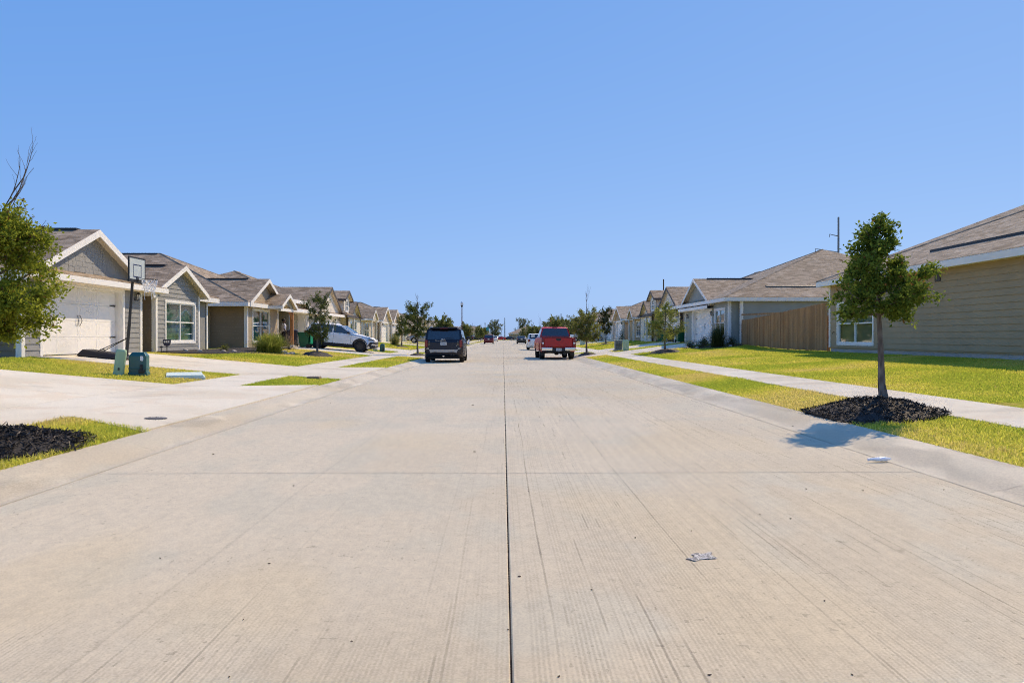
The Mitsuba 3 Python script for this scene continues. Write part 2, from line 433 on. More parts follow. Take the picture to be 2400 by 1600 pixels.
class House:
    """Built in (d, s, z): d = depth behind the front line (away from the street), s = along the street, z up."""
    def __init__(h, key, side, X0, zf, siding, trim='m_white', detail=0):
        h.key, h.side, h.X0, h.zf, h.sd, h.trim, h.detail = num(key), side, X0, zf, siding, trim, detail
        h.proud = 0.031 if detail else 0.010

    def W(h, v):
        v = np.asarray(v, float)
        return np.stack([h.side * (h.X0 + v[:, 0]), v[:, 1], v[:, 2]], 1)

    def put(h, name, mb, m, smooth=False):
        return put(f'{h.key}__{name}', mb, m, smooth=smooth, tr=h.W)

    # planes: 'front' faces the street at depth d (u = s), 'side' faces the camera at s (u = d)
    def plane(h, kind, at):
        if kind == 'front':
            return lambda u, v, w: np.stack([at - w, u, v], 1)
        return lambda u, v, w: np.stack([u, at - w, v], 1)

    def wall(h, kind, at, pg, holes=(), thick=0.12, name='wall'):
        pg = pg.difference(unary_union([sbox(*q) for q in holes])) if holes else pg
        return h.put(name, MB().poly(pg, -thick, 0.0, h.plane(kind, at)), h.sd)

    def boards(h, kind, at, pg, keep_out=(), expo=0.178, parent='wall', single=None, m=None, z0=None):
        """Lap boards over the polygon; each an entry of its own when detail is on, else one joined part."""
        single = h.detail if single is None else single
        if keep_out:
            pg = pg.difference(unary_union([sbox(*q) for q in keep_out]))
        u0, v0, u1, v1 = pg.bounds
        v0 = v0 if z0 is None else z0
        mp = h.plane(kind, at)
        allmb = MB()
        k = 0
        while v0 + k * expo < v1 - 0.01:
            a, b = v0 + k * expo, v0 + (k + 1) * expo
            row = pg.intersection(sbox(u0 - 1, a, u1 + 1, b - 0.004))
            for g in getattr(row, 'geoms', [row]):
                if g.is_empty or g.geom_type != 'Polygon' or g.area < 0.004:
                    continue
                m_ = trimesh.creation.extrude_polygon(g, 1.0, engine='earcut')
                v = np.array(m_.vertices)
                w = np.where(v[:, 2] > 0.5, h.proud - (h.proud - 0.006) * (v[:, 1] - a) / expo, 0.001)
                mb = MB().add(mp(v[:, 0], v[:, 1], w), m_.faces)
                if single:
                    h.put(f'{parent}__board', mb, m or h.sd)
                else:
                    allmb.add(*mb.mesh())
            k += 1
        if not single and allmb.n:
            key = h.put('lap_siding', allmb, m or h.sd)
            labels.setdefault(key, {})['kind'] = 'stuff'

    def trimbox(h, name, kind, at, u0, u1, v0, v1, w=0.035, m=None):
        return h.put(name, MB().poly(sbox(u0, v0, u1, v1), -0.01, w, h.plane(kind, at)), m or h.trim)

    def corner(h, d, s, z0, z1, faces=('front', 'side'), w=0.13, far=False):
        mb = MB()
        t = 0.035
        sg = -1 if far else 1     # far: the corner at the far end of a front wall
        if not far:
            mb.box(d - t, d + w, s - t, s + 0.004, z0, z1)
            mb.box(d - t, d + 0.004, s + 0.005, s + w, z0, z1)
        else:
            mb.box(d - t, d + 0.004, s - w, s + t, z0, z1)
        return h.put('corner_board', mb, h.trim)

    def window(h, kind, at, u0, u1, v0, v1, mull=1, rails=1, blind=True, curtain=0.0, pane='m_glass'):
        """Frame, mullions, panes, blind and the dark room behind; the wall has a hole of this size."""
        mp = h.plane(kind, at)
        key = h.put('window', MB().poly(sbox(u0 - 0.10, v0 - 0.10, u1 + 0.10, v1 + 0.11).difference(sbox(u0, v0, u1, v1)), -0.06, 0.045, mp), h.trim)[len(h.key) + 2:]
        mb = MB()
        f = 0.045
        mb.poly(sbox(u0, v0, u1, v1).difference(sbox(u0 + f, v0 + f, u1 - f, v1 - f)), -0.05, 0.012, mp)
        h.put(f'{key}__sash', mb, 'm_white')
        us = np.linspace(u0 + f, u1 - f, mull + 2)
        vs = np.linspace(v0 + f, v1 - f, rails + 2)
        for u in us[1:-1]:
            h.put(f'{key}__mullion', MB().poly(sbox(u - 0.03, v0 + f, u + 0.03, v1 - f), -0.05, 0.014, mp), 'm_white')
        for a, b in zip(us[:-1], us[1:]):
            for v in vs[1:-1]:
                h.put(f'{key}__rail', MB().poly(sbox(a + (0.031 if a > us[0] else 0), v - 0.025, b - (0.031 if b < us[-1] else 0), v + 0.025), -0.05, 0.012, mp), 'm_white')
            for c, d in zip(vs[:-1], vs[1:]):
                q = mp(np.array([a, b, b, a]), np.array([c, c, d, d]), np.full(4, -0.03))
                h.put(f'{key}__pane', (q, np.array([[0, 1, 2], [0, 2, 3]])), pane)
        if blind:
            if h.detail:
                mb = MB()
                z = v1 - 0.02
                lo = v0 + (v1 - v0) * curtain
                while z > lo:
                    q = np.array([[u0, z, -0.13], [u1, z, -0.13], [u1, z - 0.048, -0.105], [u0, z - 0.048, -0.105]])
                    mb.add(mp(q[:, 0], q[:, 1], q[:, 2]), [[0, 1, 2, 3]])
                    z -= 0.052
                h.put(f'{key}__blind', mb, 'm_blind')
            else:
                q = mp(np.array([u0, u1, u1, u0]), np.array([v0 + (v1 - v0) * curtain] * 2 + [v1] * 2), np.full(4, -0.11))
                h.put(f'{key}__blind', (q, np.array([[0, 1, 2], [0, 2, 3]])), 'm_blind')
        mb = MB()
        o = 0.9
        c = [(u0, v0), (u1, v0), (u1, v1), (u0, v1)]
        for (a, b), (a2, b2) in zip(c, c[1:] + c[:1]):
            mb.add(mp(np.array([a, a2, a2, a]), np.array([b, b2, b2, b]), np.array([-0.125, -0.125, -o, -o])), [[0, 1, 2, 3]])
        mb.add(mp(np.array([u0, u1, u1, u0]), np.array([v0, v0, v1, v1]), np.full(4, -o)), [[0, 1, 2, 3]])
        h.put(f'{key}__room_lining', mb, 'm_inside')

    def hip(h, s0, s1, d0, d1, ze, p=PITCH, ov=0.4, slot=None, fascia=True, ridge_vent=True):
        a0, a1, b0, b1 = s0 - ov, s1 + ov, d0 - ov, d1 + ov
        half = min(a1 - a0, b1 - b0) / 2
        zr = ze + p * half
        if (b1 - b0) >= (a1 - a0):
            r0, r1 = (b0 + half, (a0 + a1) / 2), (b1 - half, (a0 + a1) / 2)
        else:
            r0, r1 = ((b0 + b1) / 2, a0 + half), ((b0 + b1) / 2, a1 - half)
        v = [(b0, a0, ze), (b1, a0, ze), (b1, a1, ze), (b0, a1, ze), (*r0, zr), (*r1, zr)]
        if (b1 - b0) >= (a1 - a0):
            f = [[0, 1, 5], [0, 5, 4], [1, 2, 5], [2, 3, 4], [2, 4, 5], [3, 0, 4]]
        else:
            f = [[0, 1, 4], [1, 2, 5], [1, 5, 4], [2, 3, 5], [3, 0, 4], [3, 4, 5]]
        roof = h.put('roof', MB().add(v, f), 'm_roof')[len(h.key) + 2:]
        mb = MB()        # cap shingles along the hips
        for a, b in ((0, 4), (3, 4), (1, 5), (2, 5), (4, 5)):
            mb.tube([np.array(v[a]) + (0, 0, -0.005), np.array(v[b]) + (0, 0, 0.0)], 0.045, 4)
        h.put(f'{roof}__cap_course', mb, 'm_roof')
        h.put('soffit', MB().box(b0 + 0.03, b1 - 0.03, a0 + 0.03, a1 - 0.03, ze - 0.20, ze - 0.17), 'm_soffit')
        if fascia:
            for q in ((b0 - 0.012, b0 + 0.018, a0 - 0.012, a1 + 0.012), (b0 + 0.019, b1 + 0.012, a0 - 0.012, a0 + 0.018), (b0 + 0.019, b1 + 0.012, a1 - 0.018, a1 + 0.012)):
                h.put('fascia', MB().box(*q, ze - 0.225, ze - 0.012), h.trim)
        if slot:     # a long low vent lying across the slope that faces the camera: (d from, d to, up the slope)
            d0_, d1_, up = slot
            sy = a0 + up
            zz = ze + p * up
            h.put(f'{roof}__slot_vent', MB().hexa([(d0_, sy - 0.13, zz - p * 0.13 - 0.01), (d1_, sy - 0.13, zz - p * 0.13 - 0.01), (d1_, sy + 0.13, zz + p * 0.13 - 0.01), (d0_, sy + 0.13, zz + p * 0.13 - 0.01),
                                                   (d0_, sy - 0.13, zz - p * 0.13 + 0.07), (d1_, sy - 0.13, zz - p * 0.13 + 0.07), (d1_, sy + 0.13, zz + p * 0.13 + 0.03), (d0_, sy + 0.13, zz + p * 0.13 + 0.03)]), 'm_black')
        if ridge_vent and (b1 - b0) >= (a1 - a0):
            L = max(r1[0] - r0[0], 1.0)
            h.put(f'{roof}__ridge_vent', MB().box(r0[0] + 0.15, r0[0] + 0.15 + min(3.5, L * 0.8), r0[1] - 0.12, r0[1] + 0.12, zr - 0.06, zr + 0.035), 'm_black')
        return zr

    def gable(h, s0, s1, d0, d1, ze, p=PITCH, ov=0.4, front=0.3, barge=0.20, vent=None, left_cut=None):
        """A roof whose ridge runs away from the street; ze is the roof's top at the outer eaves. Returns (apex s, apex z)."""
        a0, a1 = s0 - ov, s1 + ov
        c = (a0 + a1) / 2
        za = ze + p * (a1 - a0) / 2
        V = lambda top, bot: Polygon([(a0, ze + top), (c, za + top), (a1, ze + top), (a1, ze + bot), (c, za + bot), (a0, ze + bot)])
        mp = lambda u, v, w: np.stack([w, u, v], 1)
        df = d0 - front
        roof = h.put('roof', MB().poly(V(0, -0.07), df - 0.02, d1, mp), 'm_roof')[len(h.key) + 2:]
        h.put('soffit', MB().poly(V(-0.075, -0.11), df + 0.002, d1 - 0.1, mp), 'm_soffit')
        lo = Polygon([(a0, ze - 0.012), (c, za - 0.012), (c, za - 0.012 - barge), (a0 + 0.12, ze - 0.012 - barge + p * 0.12), (a0 + 0.12, ze - 0.05 - barge), (a0, ze - 0.05 - barge)])
        h.put('barge_board', MB().poly(lo, df - 0.035, df - 0.001, mp), h.trim)
        h.put('barge_board', MB().poly(affinity.scale(lo, -1, 1, origin=(c, 0)), df - 0.035, df - 0.001, mp), h.trim)
        for s_ in (a0 - 0.012, a1 - 0.018):
            h.put('fascia', MB().box(df, d1 - 0.2, s_, s_ + 0.03, ze - 0.2, ze - 0.075 + 0.03), h.trim)
        if vent:
            h.put(f'{roof}__ridge_vent', MB().box(vent[0], vent[1], c - 0.14, c + 0.14, za - 0.10, za + 0.035), 'm_black')
        return c, za

    def gable_poly(h, s0, s1, zb, ze, c, za, ov=0.4, p=PITCH):
        """The wall polygon under a gable roof, from zb up to the soffit."""
        zs = ze - 0.115 + p * ov
        lo = min(zb, zs - 0.1)
        return Polygon([(s0, lo), (s1, lo), (s1, zs), (c, za - 0.115), (s0, zs)]).intersection(sbox(s0 - 1, zb, s1 + 1, za + 1))

    def garage_door(h, d, s0, s1, z0, z1, recess=0.23, m='m_white', hinges=True):
        """Sectional door set back in its opening; the wall has a hole of this size."""
        mpj = h.plane('front', d)
        mb = MB()
        mb.box(d + 0.121, d + recess + 0.02, s0 - 0.02, s0 - 0.001, z0, z1); mb.box(d + 0.121, d + recess + 0.02, s1 + 0.001, s1 + 0.02, z0, z1)
        mb.box(d + 0.121, d + recess + 0.02, s0 - 0.02, s1 + 0.02, z1 + 0.001, z1 + 0.02)
        frame = sbox(s0 - 0.13, z0, s1 + 0.13, z1 + 0.13).difference(sbox(s0, z0 - 1, s1, z1))
        mb.poly(frame, 0.0, 0.035, mpj)
        mb.poly(sbox(s0 - 0.001, z0, s1 + 0.001, z1 + 0.001).difference(sbox(s0 + 0.02, z0 - 1, s1 - 0.02, z1 - 0.02)), -0.12, 0.0, mpj)
        h.put('door_casing', mb, h.trim)
        key = h.put('garage_door', MB().box(d + recess + 0.03, d + recess + 0.06, s0, s1, z0 + 0.01, z1), m)[len(h.key) + 2:]
        n = 4
        H = (z1 - z0 - 0.03) / n
        for k in range(n):
            za, zb = z0 + 0.02 + k * H + 0.004, z0 + 0.02 + (k + 1) * H - 0.004
            mb = MB()
            ss = np.linspace(s0 + 0.021, s1 - 0.021, 5)
            mb.box(d + recess + 0.012, d + recess + 0.03, s0 + 0.021, s1 - 0.021, za, zb)
            for a, b in zip(ss[:-1], ss[1:]):       # raised vertical boards between rails and stiles
                a, b = a + 0.05, b - 0.05
                q = np.linspace(a, b, 11)
                for x, y in zip(q[:-1], q[1:]):
                    mb.box(d + recess + 0.0095, d + recess + 0.013, x + 0.0025, y - 0.0025, za + 0.052, zb - 0.052)
            rail = sbox(s0 + 0.021, za, s1 - 0.021, zb)
            for a, b in zip(ss[:-1], ss[1:]):
                rail = rail.difference(sbox(a + 0.045, za + 0.05, b - 0.045, zb - 0.05))
            mb.poly(rail, -recess - 0.013, -recess - 0.006, h.plane('front', d))
            h.put(f'{key}__section', mb, m)
        if hinges:
            c = (s0 + s1) / 2
            for z in (z0 + H * 1.04, z0 + H * 3.1):
                for a, b in ((s0 + 0.03, s0 + 0.42), (s1 - 0.42, s1 - 0.03)):
                    w = a if a < c else b
                    t = b if a < c else a
                    pg = Polygon([(w, z - 0.03), (w, z + 0.03), (t, z + 0.016), (t, z - 0.016)])
                    h.put(f'{key}__strap_hinge', MB().poly(pg, -recess + 0.001, -recess + 0.014, h.plane('front', d)), 'm_iron')
            for sg in (-1, 1):
                zc = z0 + 2.05 * H
                pts = [(d + recess - 0.004 - 0.045 * math.sin(t * math.pi), c + sg * (0.06 + 0.05 * math.sin(t * math.pi)), zc - 0.17 + 0.34 * t) for t in np.linspace(0, 1, 9)]
                h.put(f'{key}__handle', MB().tube(pts, 0.010, 6), 'm_iron')

    def lamp(h, d, s, z, facing='front'):
        mb = MB()
        mb.box(d - 0.03, d, s - 0.05, s + 0.05, z - 0.12, z + 0.02)
        mb.tube([(d - 0.02, s, z - 0.06), (d - 0.10, s, z - 0.13), (d - 0.14, s, z - 0.10)], 0.012, 6)
        mb.tube([(d - 0.14, s, z + 0.18), (d - 0.14, s, z + 0.14), (d - 0.14, s, z + 0.10)], [0.01, 0.05, 0.10], 6)
        for a in range(6):
            q = (d - 0.14 + 0.08 * math.cos(a * math.pi / 3), s + 0.08 * math.sin(a * math.pi / 3))
            mb.tube([(d - 0.14 + 0.05 * math.cos(a * math.pi / 3), s + 0.05 * math.sin(a * math.pi / 3), z - 0.09), (*q, z + 0.11)], 0.008, 4)
        mb.tube([(d - 0.14, s, z - 0.09), (d - 0.14, s, z - 0.12)], [0.055, 0.03], 6)
        key = h.put('wall_lamp', mb, 'm_iron')[len(h.key) + 2:]
        h.put(f'{key}__lamp_glass', MB().tube([(d - 0.14, s, z - 0.085), (d - 0.14, s, z + 0.10)], [0.045, 0.072], 6), 'm_lampglass')

    def foundation(h, q, zb):
        for (s0, s1, d0, d1) in q:
            h.put('foundation', MB().box(d0 + 0.02, d1, s0 + 0.02, s1, zb, h.zf - 0.02), 'm_found')

    def shakes(h, at, pg, seed, expo=0.185):
        rng = random.Random(seed)
        u0, v0, u1, v1 = pg.bounds
        mp = h.plane('front', at)
        k = 0
        while v0 + k * expo < v1:
            a = v0 + k * expo
            x = u0 - rng.uniform(0, 0.2)
            while x < u1:
                w = rng.uniform(0.19, 0.36)
                dz = rng.choice([0, 0, -0.025, 0.03, -0.012])
                g = pg.intersection(sbox(x + 0.006, a + dz, x + w - 0.006, a + expo + 0.05))
                if not g.is_empty and g.geom_type == 'Polygon' and g.area > 0.006:
                    m_ = trimesh.creation.extrude_polygon(g, 1.0, engine='earcut')
                    v = np.array(m_.vertices)
                    th = rng.uniform(0.014, 0.020)
                    ww = np.where(v[:, 2] > 0.5, th - 0.011 * np.clip((v[:, 1] - a - dz) / (expo + 0.05 - dz), 0, 1), 0.0005)
                    h.put('gable__shake', MB().add(mp(v[:, 0], v[:, 1], ww), m_.faces), h.sd)
                x += w
            k += 1


scene['m_lampglass'] = {'type': 'twosided', 'b': {'type': 'principled', 'base_color': {'type': 'rgb', 'value': [0.55, 0.55, 0.5]}, 'roughness': 0.1, 'specular': 0.8}}


def house_l1():
    h = House('grey_house', -1, 13.3, 0.74, 'm_grey', detail=1)
    zf = h.zf
    zt = 3.02
    # the garage
    g0, g1 = 22.4, 29.78
    dz1 = zf + 2.13
    ze = 3.02
    c, za = h.gable(g0, g1, 0.0, 12.0, ze, ov=0.42, front=0.32, barge=0.22, vent=(0.35, 3.4))
    gp = h.gable_poly(g0, g1, 3.30, ze, c, za, ov=0.42)
    door = (23.4, zf, 28.32, dz1)
    h.wall('front', 0.0, sbox(g0, zf - 0.05, g1, 3.30), [door])
    h.wall('front', 0.0, gp, name='gable')
    h.shakes(0.0, gp, 3)
    h.boards('front', 0.0, sbox(g0 + 0.14, zf, g1 - 0.14, 2.93), [(door[0] - 0.13, 0, door[2] + 0.13, dz1 + 0.131)])
    h.put('door_header', MB().box(-0.036, -0.001, door[0] - 0.13, door[2] + 0.13, dz1 + 0.131, 2.93), 'm_white')
    h.corner(0.0, g0, zf - 0.02, 2.93)
    h.corner(0.0, g1, zf - 0.02, 2.93, far=True)
    # the pent roof between gable and door, with its fascia
    h.put('pent_roof', MB().hexa([(-0.40, g0 - 0.42, 3.12), (0.0, g0 - 0.42, 3.12), (0.0, 31.2, 3.12), (-0.40, 31.2, 3.12), (-0.40, g0 - 0.42, 3.15), (-0.002, g0 - 0.42, 3.315), (-0.002, 31.2, 3.315), (-0.40, 31.2, 3.15)]), 'm_roof')
    h.put('fascia', MB().box(-0.43, -0.401, g0 - 0.44, 31.2, 2.955, 3.135), 'm_white')
    h.put('fascia', MB().box(-0.40, 0.3, g0 - 0.44, g0 - 0.41, 2.955, 3.118), 'm_white')
    h.put('soffit', MB().box(-0.40, 0.0, g0 - 0.405, 31.0, 2.935, 2.955), 'm_soffit')
    h.garage_door(0.0, 23.4, 28.32, zf, dz1)
    h.lamp(-0.002, 29.25, 2.72)
    h.wall('side', g0, Polygon([(0.0, zf - 0.05), (14, zf - 0.05), (14, 3.1), (0.0, 3.1)]))
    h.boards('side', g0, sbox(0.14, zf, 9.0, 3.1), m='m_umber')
    h.put('wall', MB().box(0.0, 6.0, g1 - 0.12, g1 - 0.001, zf - 0.05, 2.95), 'm_grey')
    # the recessed entry
    h.put('wall', MB().box(1.6, 1.72, g1, 31.0, zf - 0.05, 3.0), 'm_grey')
    h.put('entry_door', MB().box(1.54, 1.599, g1 + 0.14, g1 + 1.05, zf, zf + 2.05), 'm_taupe')
    # the bay with the window
    b0, b1 = 31.0, 35.42
    zeb = 3.135
    c2, za2 = h.gable(b0, b1, 0.0, 9.0, zeb, ov=0.36, front=0.30, barge=0.2, vent=(0.5, 3.2))
    win = (31.92, 1.12, 34.86, 2.66)
    gp2 = h.gable_poly(b0, b1, zf - 0.05, zeb, c2, za2, ov=0.36)
    h.wall('front', 0.0, gp2, [win])
    h.boards('front', 0.0, gp2.intersection(sbox(b0 + 0.14, zf, b1 - 0.14, 6)), [(win[0] - 0.1, win[1] - 0.1, win[2] + 0.1, win[3] + 0.11)])
    h.window('front', 0.0, *win[:1], win[2], win[1], win[3])
    h.corner(0.0, b0, zf - 0.02, 3.02)
    h.corner(0.0, b1, zf - 0.02, 3.05, far=True)
    h.wall('side', b0, sbox(0.0, zf - 0.05, 6, 3.05))
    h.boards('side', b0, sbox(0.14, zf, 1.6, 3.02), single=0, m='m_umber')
    # the main body under a hip roof
    h.put('wall', MB().box(0.72, 18, 22.55, 38.3, zf - 0.05, 3.0), 'm_grey')
    h.corner(0.7, 38.3, zf - 0.02, 3.0, far=True)
    h.hip(22.4, 38.4, 0.7, 18, 3.12)
    h.foundation([(g0, g1, 0, 14), (b0, b1, 0, 6), (22.5, 38.3, 0.7, 18)], 0.3)
    lab(h.key, 'grey house with a white double garage door and shake gable behind the basketball hoop', 'house')


def house_l2():
    h = House('tan_house', -1, 13.3, 0.72, 'm_tan', detail=1)
    h.proud = 0.016
    zf = h.zf
    # window bay
    b0, b1 = 42.0, 47.75
    ze = 3.09
    c, za = h.gable(b0, b1, 0.0, 9.0, ze, ov=0.5, front=0.34, vent=(0.8, 3.2))
    gp = h.gable_poly(b0, b1, zf - 0.05, ze, c, za, ov=0.5)
    win = (42.95, 1.05, 45.95, 2.72)
    h.wall('front', 0.0, gp, [win])
    h.boards('front', 0.0, gp.intersection(sbox(b0 + 0.14, zf, b1 - 0.14, 6)), [(win[0] - 0.1, win[1] - 0.1, win[2] + 0.1, win[3] + 0.11)], single=1)
    h.window('front', 0.0, win[0], win[2], win[1], win[3])
    h.corner(0.0, b0, zf - 0.02, 3.0)
    h.corner(0.0, b1, zf - 0.02, 3.1, far=True)
    h.wall('side', b0, sbox(0.0, zf - 0.05, 2.2, 3.0))
    h.boards('side', b0, sbox(0.14, zf, 1.9, 2.95), single=0, m='m_tan_shaded')
    h.wall('side', 41.5, sbox(1.9, zf - 0.05, 18, 3.0))
    h.boards('side', 41.5, sbox(2.04, zf, 8, 2.95), single=0, m='m_tan_shaded')
    h.corner(1.9, 41.5, zf - 0.02, 2.95)
    h.put('wall', MB().box(1.9, 18, 41.6, 56.0, zf - 0.05, 3.0), 'm_tan')
    h.hip(41.5, 56.0, 0.05, 18, 3.08, ov=0.38)
    # porch with an orange timber post and arched braces
    p0, p1, pd = 44.95, 47.65, -0.95
    zep = 3.05
    cp, zap = h.gable(p0, p1, pd, 3.0, zep, ov=0.28, front=0.15, barge=0.18)
    h.put('porch_gable', MB().poly(h.gable_poly(p0, p1, 2.72, zep, cp, zap, ov=0.28).difference(affinity.scale(Polygon([(cp + 1.0 * math.cos(t), 2.55 + 0.55 * math.sin(t)) for t in np.linspace(0, np.pi, 16)]), 1, 1)), -0.08, 0.0, h.plane('front', pd)), 'm_olive')
    for s_ in (p1 - 0.1,):
        k = h.put('porch_post', MB().man(rbox(pd - 0.02, pd + 0.16, s_ - 0.09, s_ + 0.09, zf - 0.05, 2.75, 0.01)), 'm_post')[len(h.key) + 2:]
        h.put(f'{k}__post_base', MB().box(pd - 0.05, pd + 0.19, s_ - 0.12, s_ + 0.12, zf - 0.06, zf + 0.12), 'm_white')
    for d_ in (pd + 0.07,):
        pts = [(d_, p1 - 0.1 - 0.75 * (1 - math.cos(t)), 2.05 + 0.72 * math.sin(t)) for t in np.linspace(0, np.pi / 2, 8)]
        h.put('porch_brace', MB().tube(pts, 0.07, 6), 'm_post')
    h.put('porch_beam', MB().box(pd - 0.01, pd + 0.15, p0, p1, 2.74, 2.90), 'm_white')
    h.put('porch_floor', MB().box(-1.1, 1.9, 46.3, 50.5, zf - 0.14, zf - 0.02), 'm_walk')
    h.put('wall', MB().box(1.62, 1.74, 47.75, 50.4, zf - 0.05, 3.0), 'm_olive')
    h.put('wall', MB().box(0.02, 1.62, 47.64, 47.745, zf - 0.05, 3.0), 'm_olive')
    h.put('entry_door', MB().box(1.56, 1.619, 48.3, 49.25, zf, zf + 2.05), 'm_taupe')
    # garage
    g0, g1 = 50.4, 55.2
    zeg = 3.03
    prof = [(49.9, 3.62), (53.4, 3.62), (55.5, 2.98)]
    up = Polygon(prof + [(x, z - 0.22) for x, z in prof[::-1]])
    mp = lambda u, v, w: np.stack([w, u, v], 1)
    h.put('barge_board', MB().poly(up, -0.36, -0.325, mp), 'm_white')
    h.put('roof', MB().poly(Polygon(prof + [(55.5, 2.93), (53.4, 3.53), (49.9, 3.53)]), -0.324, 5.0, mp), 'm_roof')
    h.put('soffit', MB().poly(Polygon([(49.9, 3.52), (53.4, 3.52), (55.5, 2.92), (55.5, 2.89), (53.4, 3.49), (49.9, 3.49)]), -0.32, 4.0, mp), 'm_soffit')
    door = (50.85, zf, 54.75, zf + 2.13)
    gp = Polygon([(g0, zf - 0.05), (g1, zf - 0.05), (g1, 2.98), (53.4, 3.49), (g0, 3.49)])
    h.wall('front', 0.0, gp, [door])
    h.boards('front', 0.0, gp.intersection(sbox(g0 + 0.14, zf, g1 - 0.14, 6)), [(door[0] - 0.13, 0, door[2] + 0.13, door[3] + 0.131)], single=0)
    h.garage_door(0.0, door[0], door[2], zf, door[3], recess=0.6, m='m_olive', hinges=False)
    h.corner(0.0, g0, zf - 0.02, 3.4)
    h.corner(0.0, g1, zf - 0.02, 2.95, far=True)
    h.put('wall', MB().box(0.02, 1.6, 50.3, 50.399, zf - 0.05, 3.4), 'm_olive')
    h.lamp(-0.002, 55.0, 2.45)
    h.foundation([(b0, b1, 0, 2), (41.5, 56, 1.9, 18), (g0, g1, 0, 6)], 0.3)
    lab(h.key, 'tan house with a small gabled porch on an orange timber post beside a grass clump', 'house')


def house_dormer(key, side, y0, siding, label, zf, X0=13.3):
    """White-sided house with dark trim, a front garage gable and a small upper dormer; the garage is at its near end."""
    h = House(key, side, X0, zf, siding, trim='m_darktrim', detail=0)
    g0, g1 = y0, y0 + 8.3
    ze = zf + 2.42
    c, za = h.gable(g0, g1, 0.0, 9, ze, ov=0.35, front=0.25, barge=0.2, p=0.44)
    door = (g0 + 1.5, zf, g1 - 1.5, zf + 2.13)
    gp = h.gable_poly(g0, g1, zf - 0.05, ze, c, za, ov=0.35, p=0.44)
    h.wall('front', 0.0, gp, [door])
    h.boards('front', 0.0, gp.intersection(sbox(g0 + 0.14, zf, g1 - 0.14, 9)), [(door[0] - 0.13, 0, door[2] + 0.13, door[3] + 0.131), (g0, ze - 0.2, g1, ze + 0.06)], single=0)
    h.trim = 'm_white'
    h.garage_door(0.0, door[0], door[2], zf, door[3], m='m_white')
    h.trim = 'm_darktrim'
    h.put('pent_roof', MB().hexa([(-0.38, g0 - 0.3, ze - 0.1), (0, g0 - 0.3, ze - 0.1), (0, g1 + 0.3, ze - 0.1), (-0.38, g1 + 0.3, ze - 0.1), (-0.38, g0 - 0.3, ze - 0.06), (-0.001, g0 - 0.3, ze + 0.06), (-0.001, g1 + 0.3, ze + 0.06), (-0.38, g1 + 0.3, ze - 0.06)]), 'm_roof')
    h.put('fascia', MB().box(-0.41, -0.381, g0 - 0.32, g1 + 0.32, ze - 0.26, ze - 0.065), 'm_white' if side < 0 else 'm_darktrim')
    h.corner(0.0, g0, zf, ze - 0.25); h.corner(0.0, g1, zf, ze - 0.25, far=True)
    h.wall('side', g0, sbox(0.0, zf - 0.05, 16, ze - 0.15)); h.boards('side', g0, sbox(0.14, zf, 6, ze - 0.25), single=0)
    for s_ in (g0 + 0.75, g1 - 0.75):
        h.lamp(-0.002, s_, zf + 2.0)
    # dormer over the entry
    e0, e1 = g1 + 0.35, g1 + 3.15
    zd = zf + 3.72
    h.put('dormer', MB().box(-0.15, 3.4, e0, e1, zf + 2.6, zd + 0.1), siding)
    cd, zad = h.gable(e0, e1, -0.15, 5.0, zd, ov=0.35, front=0.3, p=0.42, barge=0.2)
    w = (e0 + 0.85, zd - 0.98, e1 - 0.85, zd - 0.12)
    h.put('dormer_gable', MB().poly(h.gable_poly(e0, e1, zf + 2.75, zd, cd, zad, ov=0.35).difference(sbox(*w)), 0.001, 0.05, h.plane('front', -0.15)), siding)
    h.trim = 'm_white'; h.window('front', -0.2, w[0], w[2], w[1], w[3], mull=1, rails=1, blind=False, pane='m_pane'); h.trim = 'm_darktrim'
    h.put('dormer_trim', MB().box(-0.22, -0.20, e0 - 0.02, e0 + 0.14, zf + 2.6, zd - 0.1), 'm_darktrim')
    h.put('dormer_trim', MB().box(-0.22, -0.20, e1 - 0.14, e1 + 0.02, zf + 2.6, zd - 0.1), 'm_darktrim')
    h.put('entry_roof', MB().hexa([(-0.6, g1, zf + 2.35), (1.5, g1, zf + 2.35), (1.5, e1 + 0.4, zf + 2.35), (-0.6, e1 + 0.4, zf + 2.35), (-0.6, g1, zf + 2.42), (1.5, g1, zf + 3.05), (1.5, e1 + 0.4, zf + 3.05), (-0.6, e1 + 0.4, zf + 2.42)]), 'm_roof')
    h.put('fascia', MB().box(-0.63, -0.601, g1, e1 + 0.42, zf + 2.2, zf + 2.41), 'm_darktrim')
    h.put('wall', MB().box(1.3, 1.42, g1, e1 + 0.6, zf - 0.05, zf + 2.6), siding)
    h.put('entry_door', MB().box(1.24, 1.299, g1 + 0.5, g1 + 1.45, zf, zf + 2.05), 'm_darktrim')
    h.put('entry_post', MB().box(-0.55, -0.40, e1 + 0.2, e1 + 0.35, zf - 0.05, zf + 2.2), 'm_white')
    # window bay at the far end
    b0, b1 = g1 + 3.9, y0 + 18.4
    ze2 = zf + 2.38
    win = (b0 + 0.9, zf + 0.45, b1 - 2.2, zf + 1.98)
    h.wall('front', 0.1, sbox(b0, zf - 0.05, b1, ze2), [win])
    h.boards('front', 0.1, sbox(b0 + 0.14, zf, b1 - 0.14, ze2 - 0.02), [(win[0] - 0.1, win[1] - 0.1, win[2] + 0.1, win[3] + 0.11)], single=0)
    h.wall('side', b0, sbox(0.1, zf - 0.05, 3, ze2)); h.boards('side', b0, sbox(0.24, zf, 1.5, ze2 - 0.02), single=0)
    h.corner(0.1, b0, zf, ze2 - 0.1); h.corner(0.1, b1, zf, ze2 - 0.1, far=True)
    h.trim = 'm_white'; h.window('front', 0.1, win[0], win[2], win[1], win[3]); h.trim = 'm_darktrim'
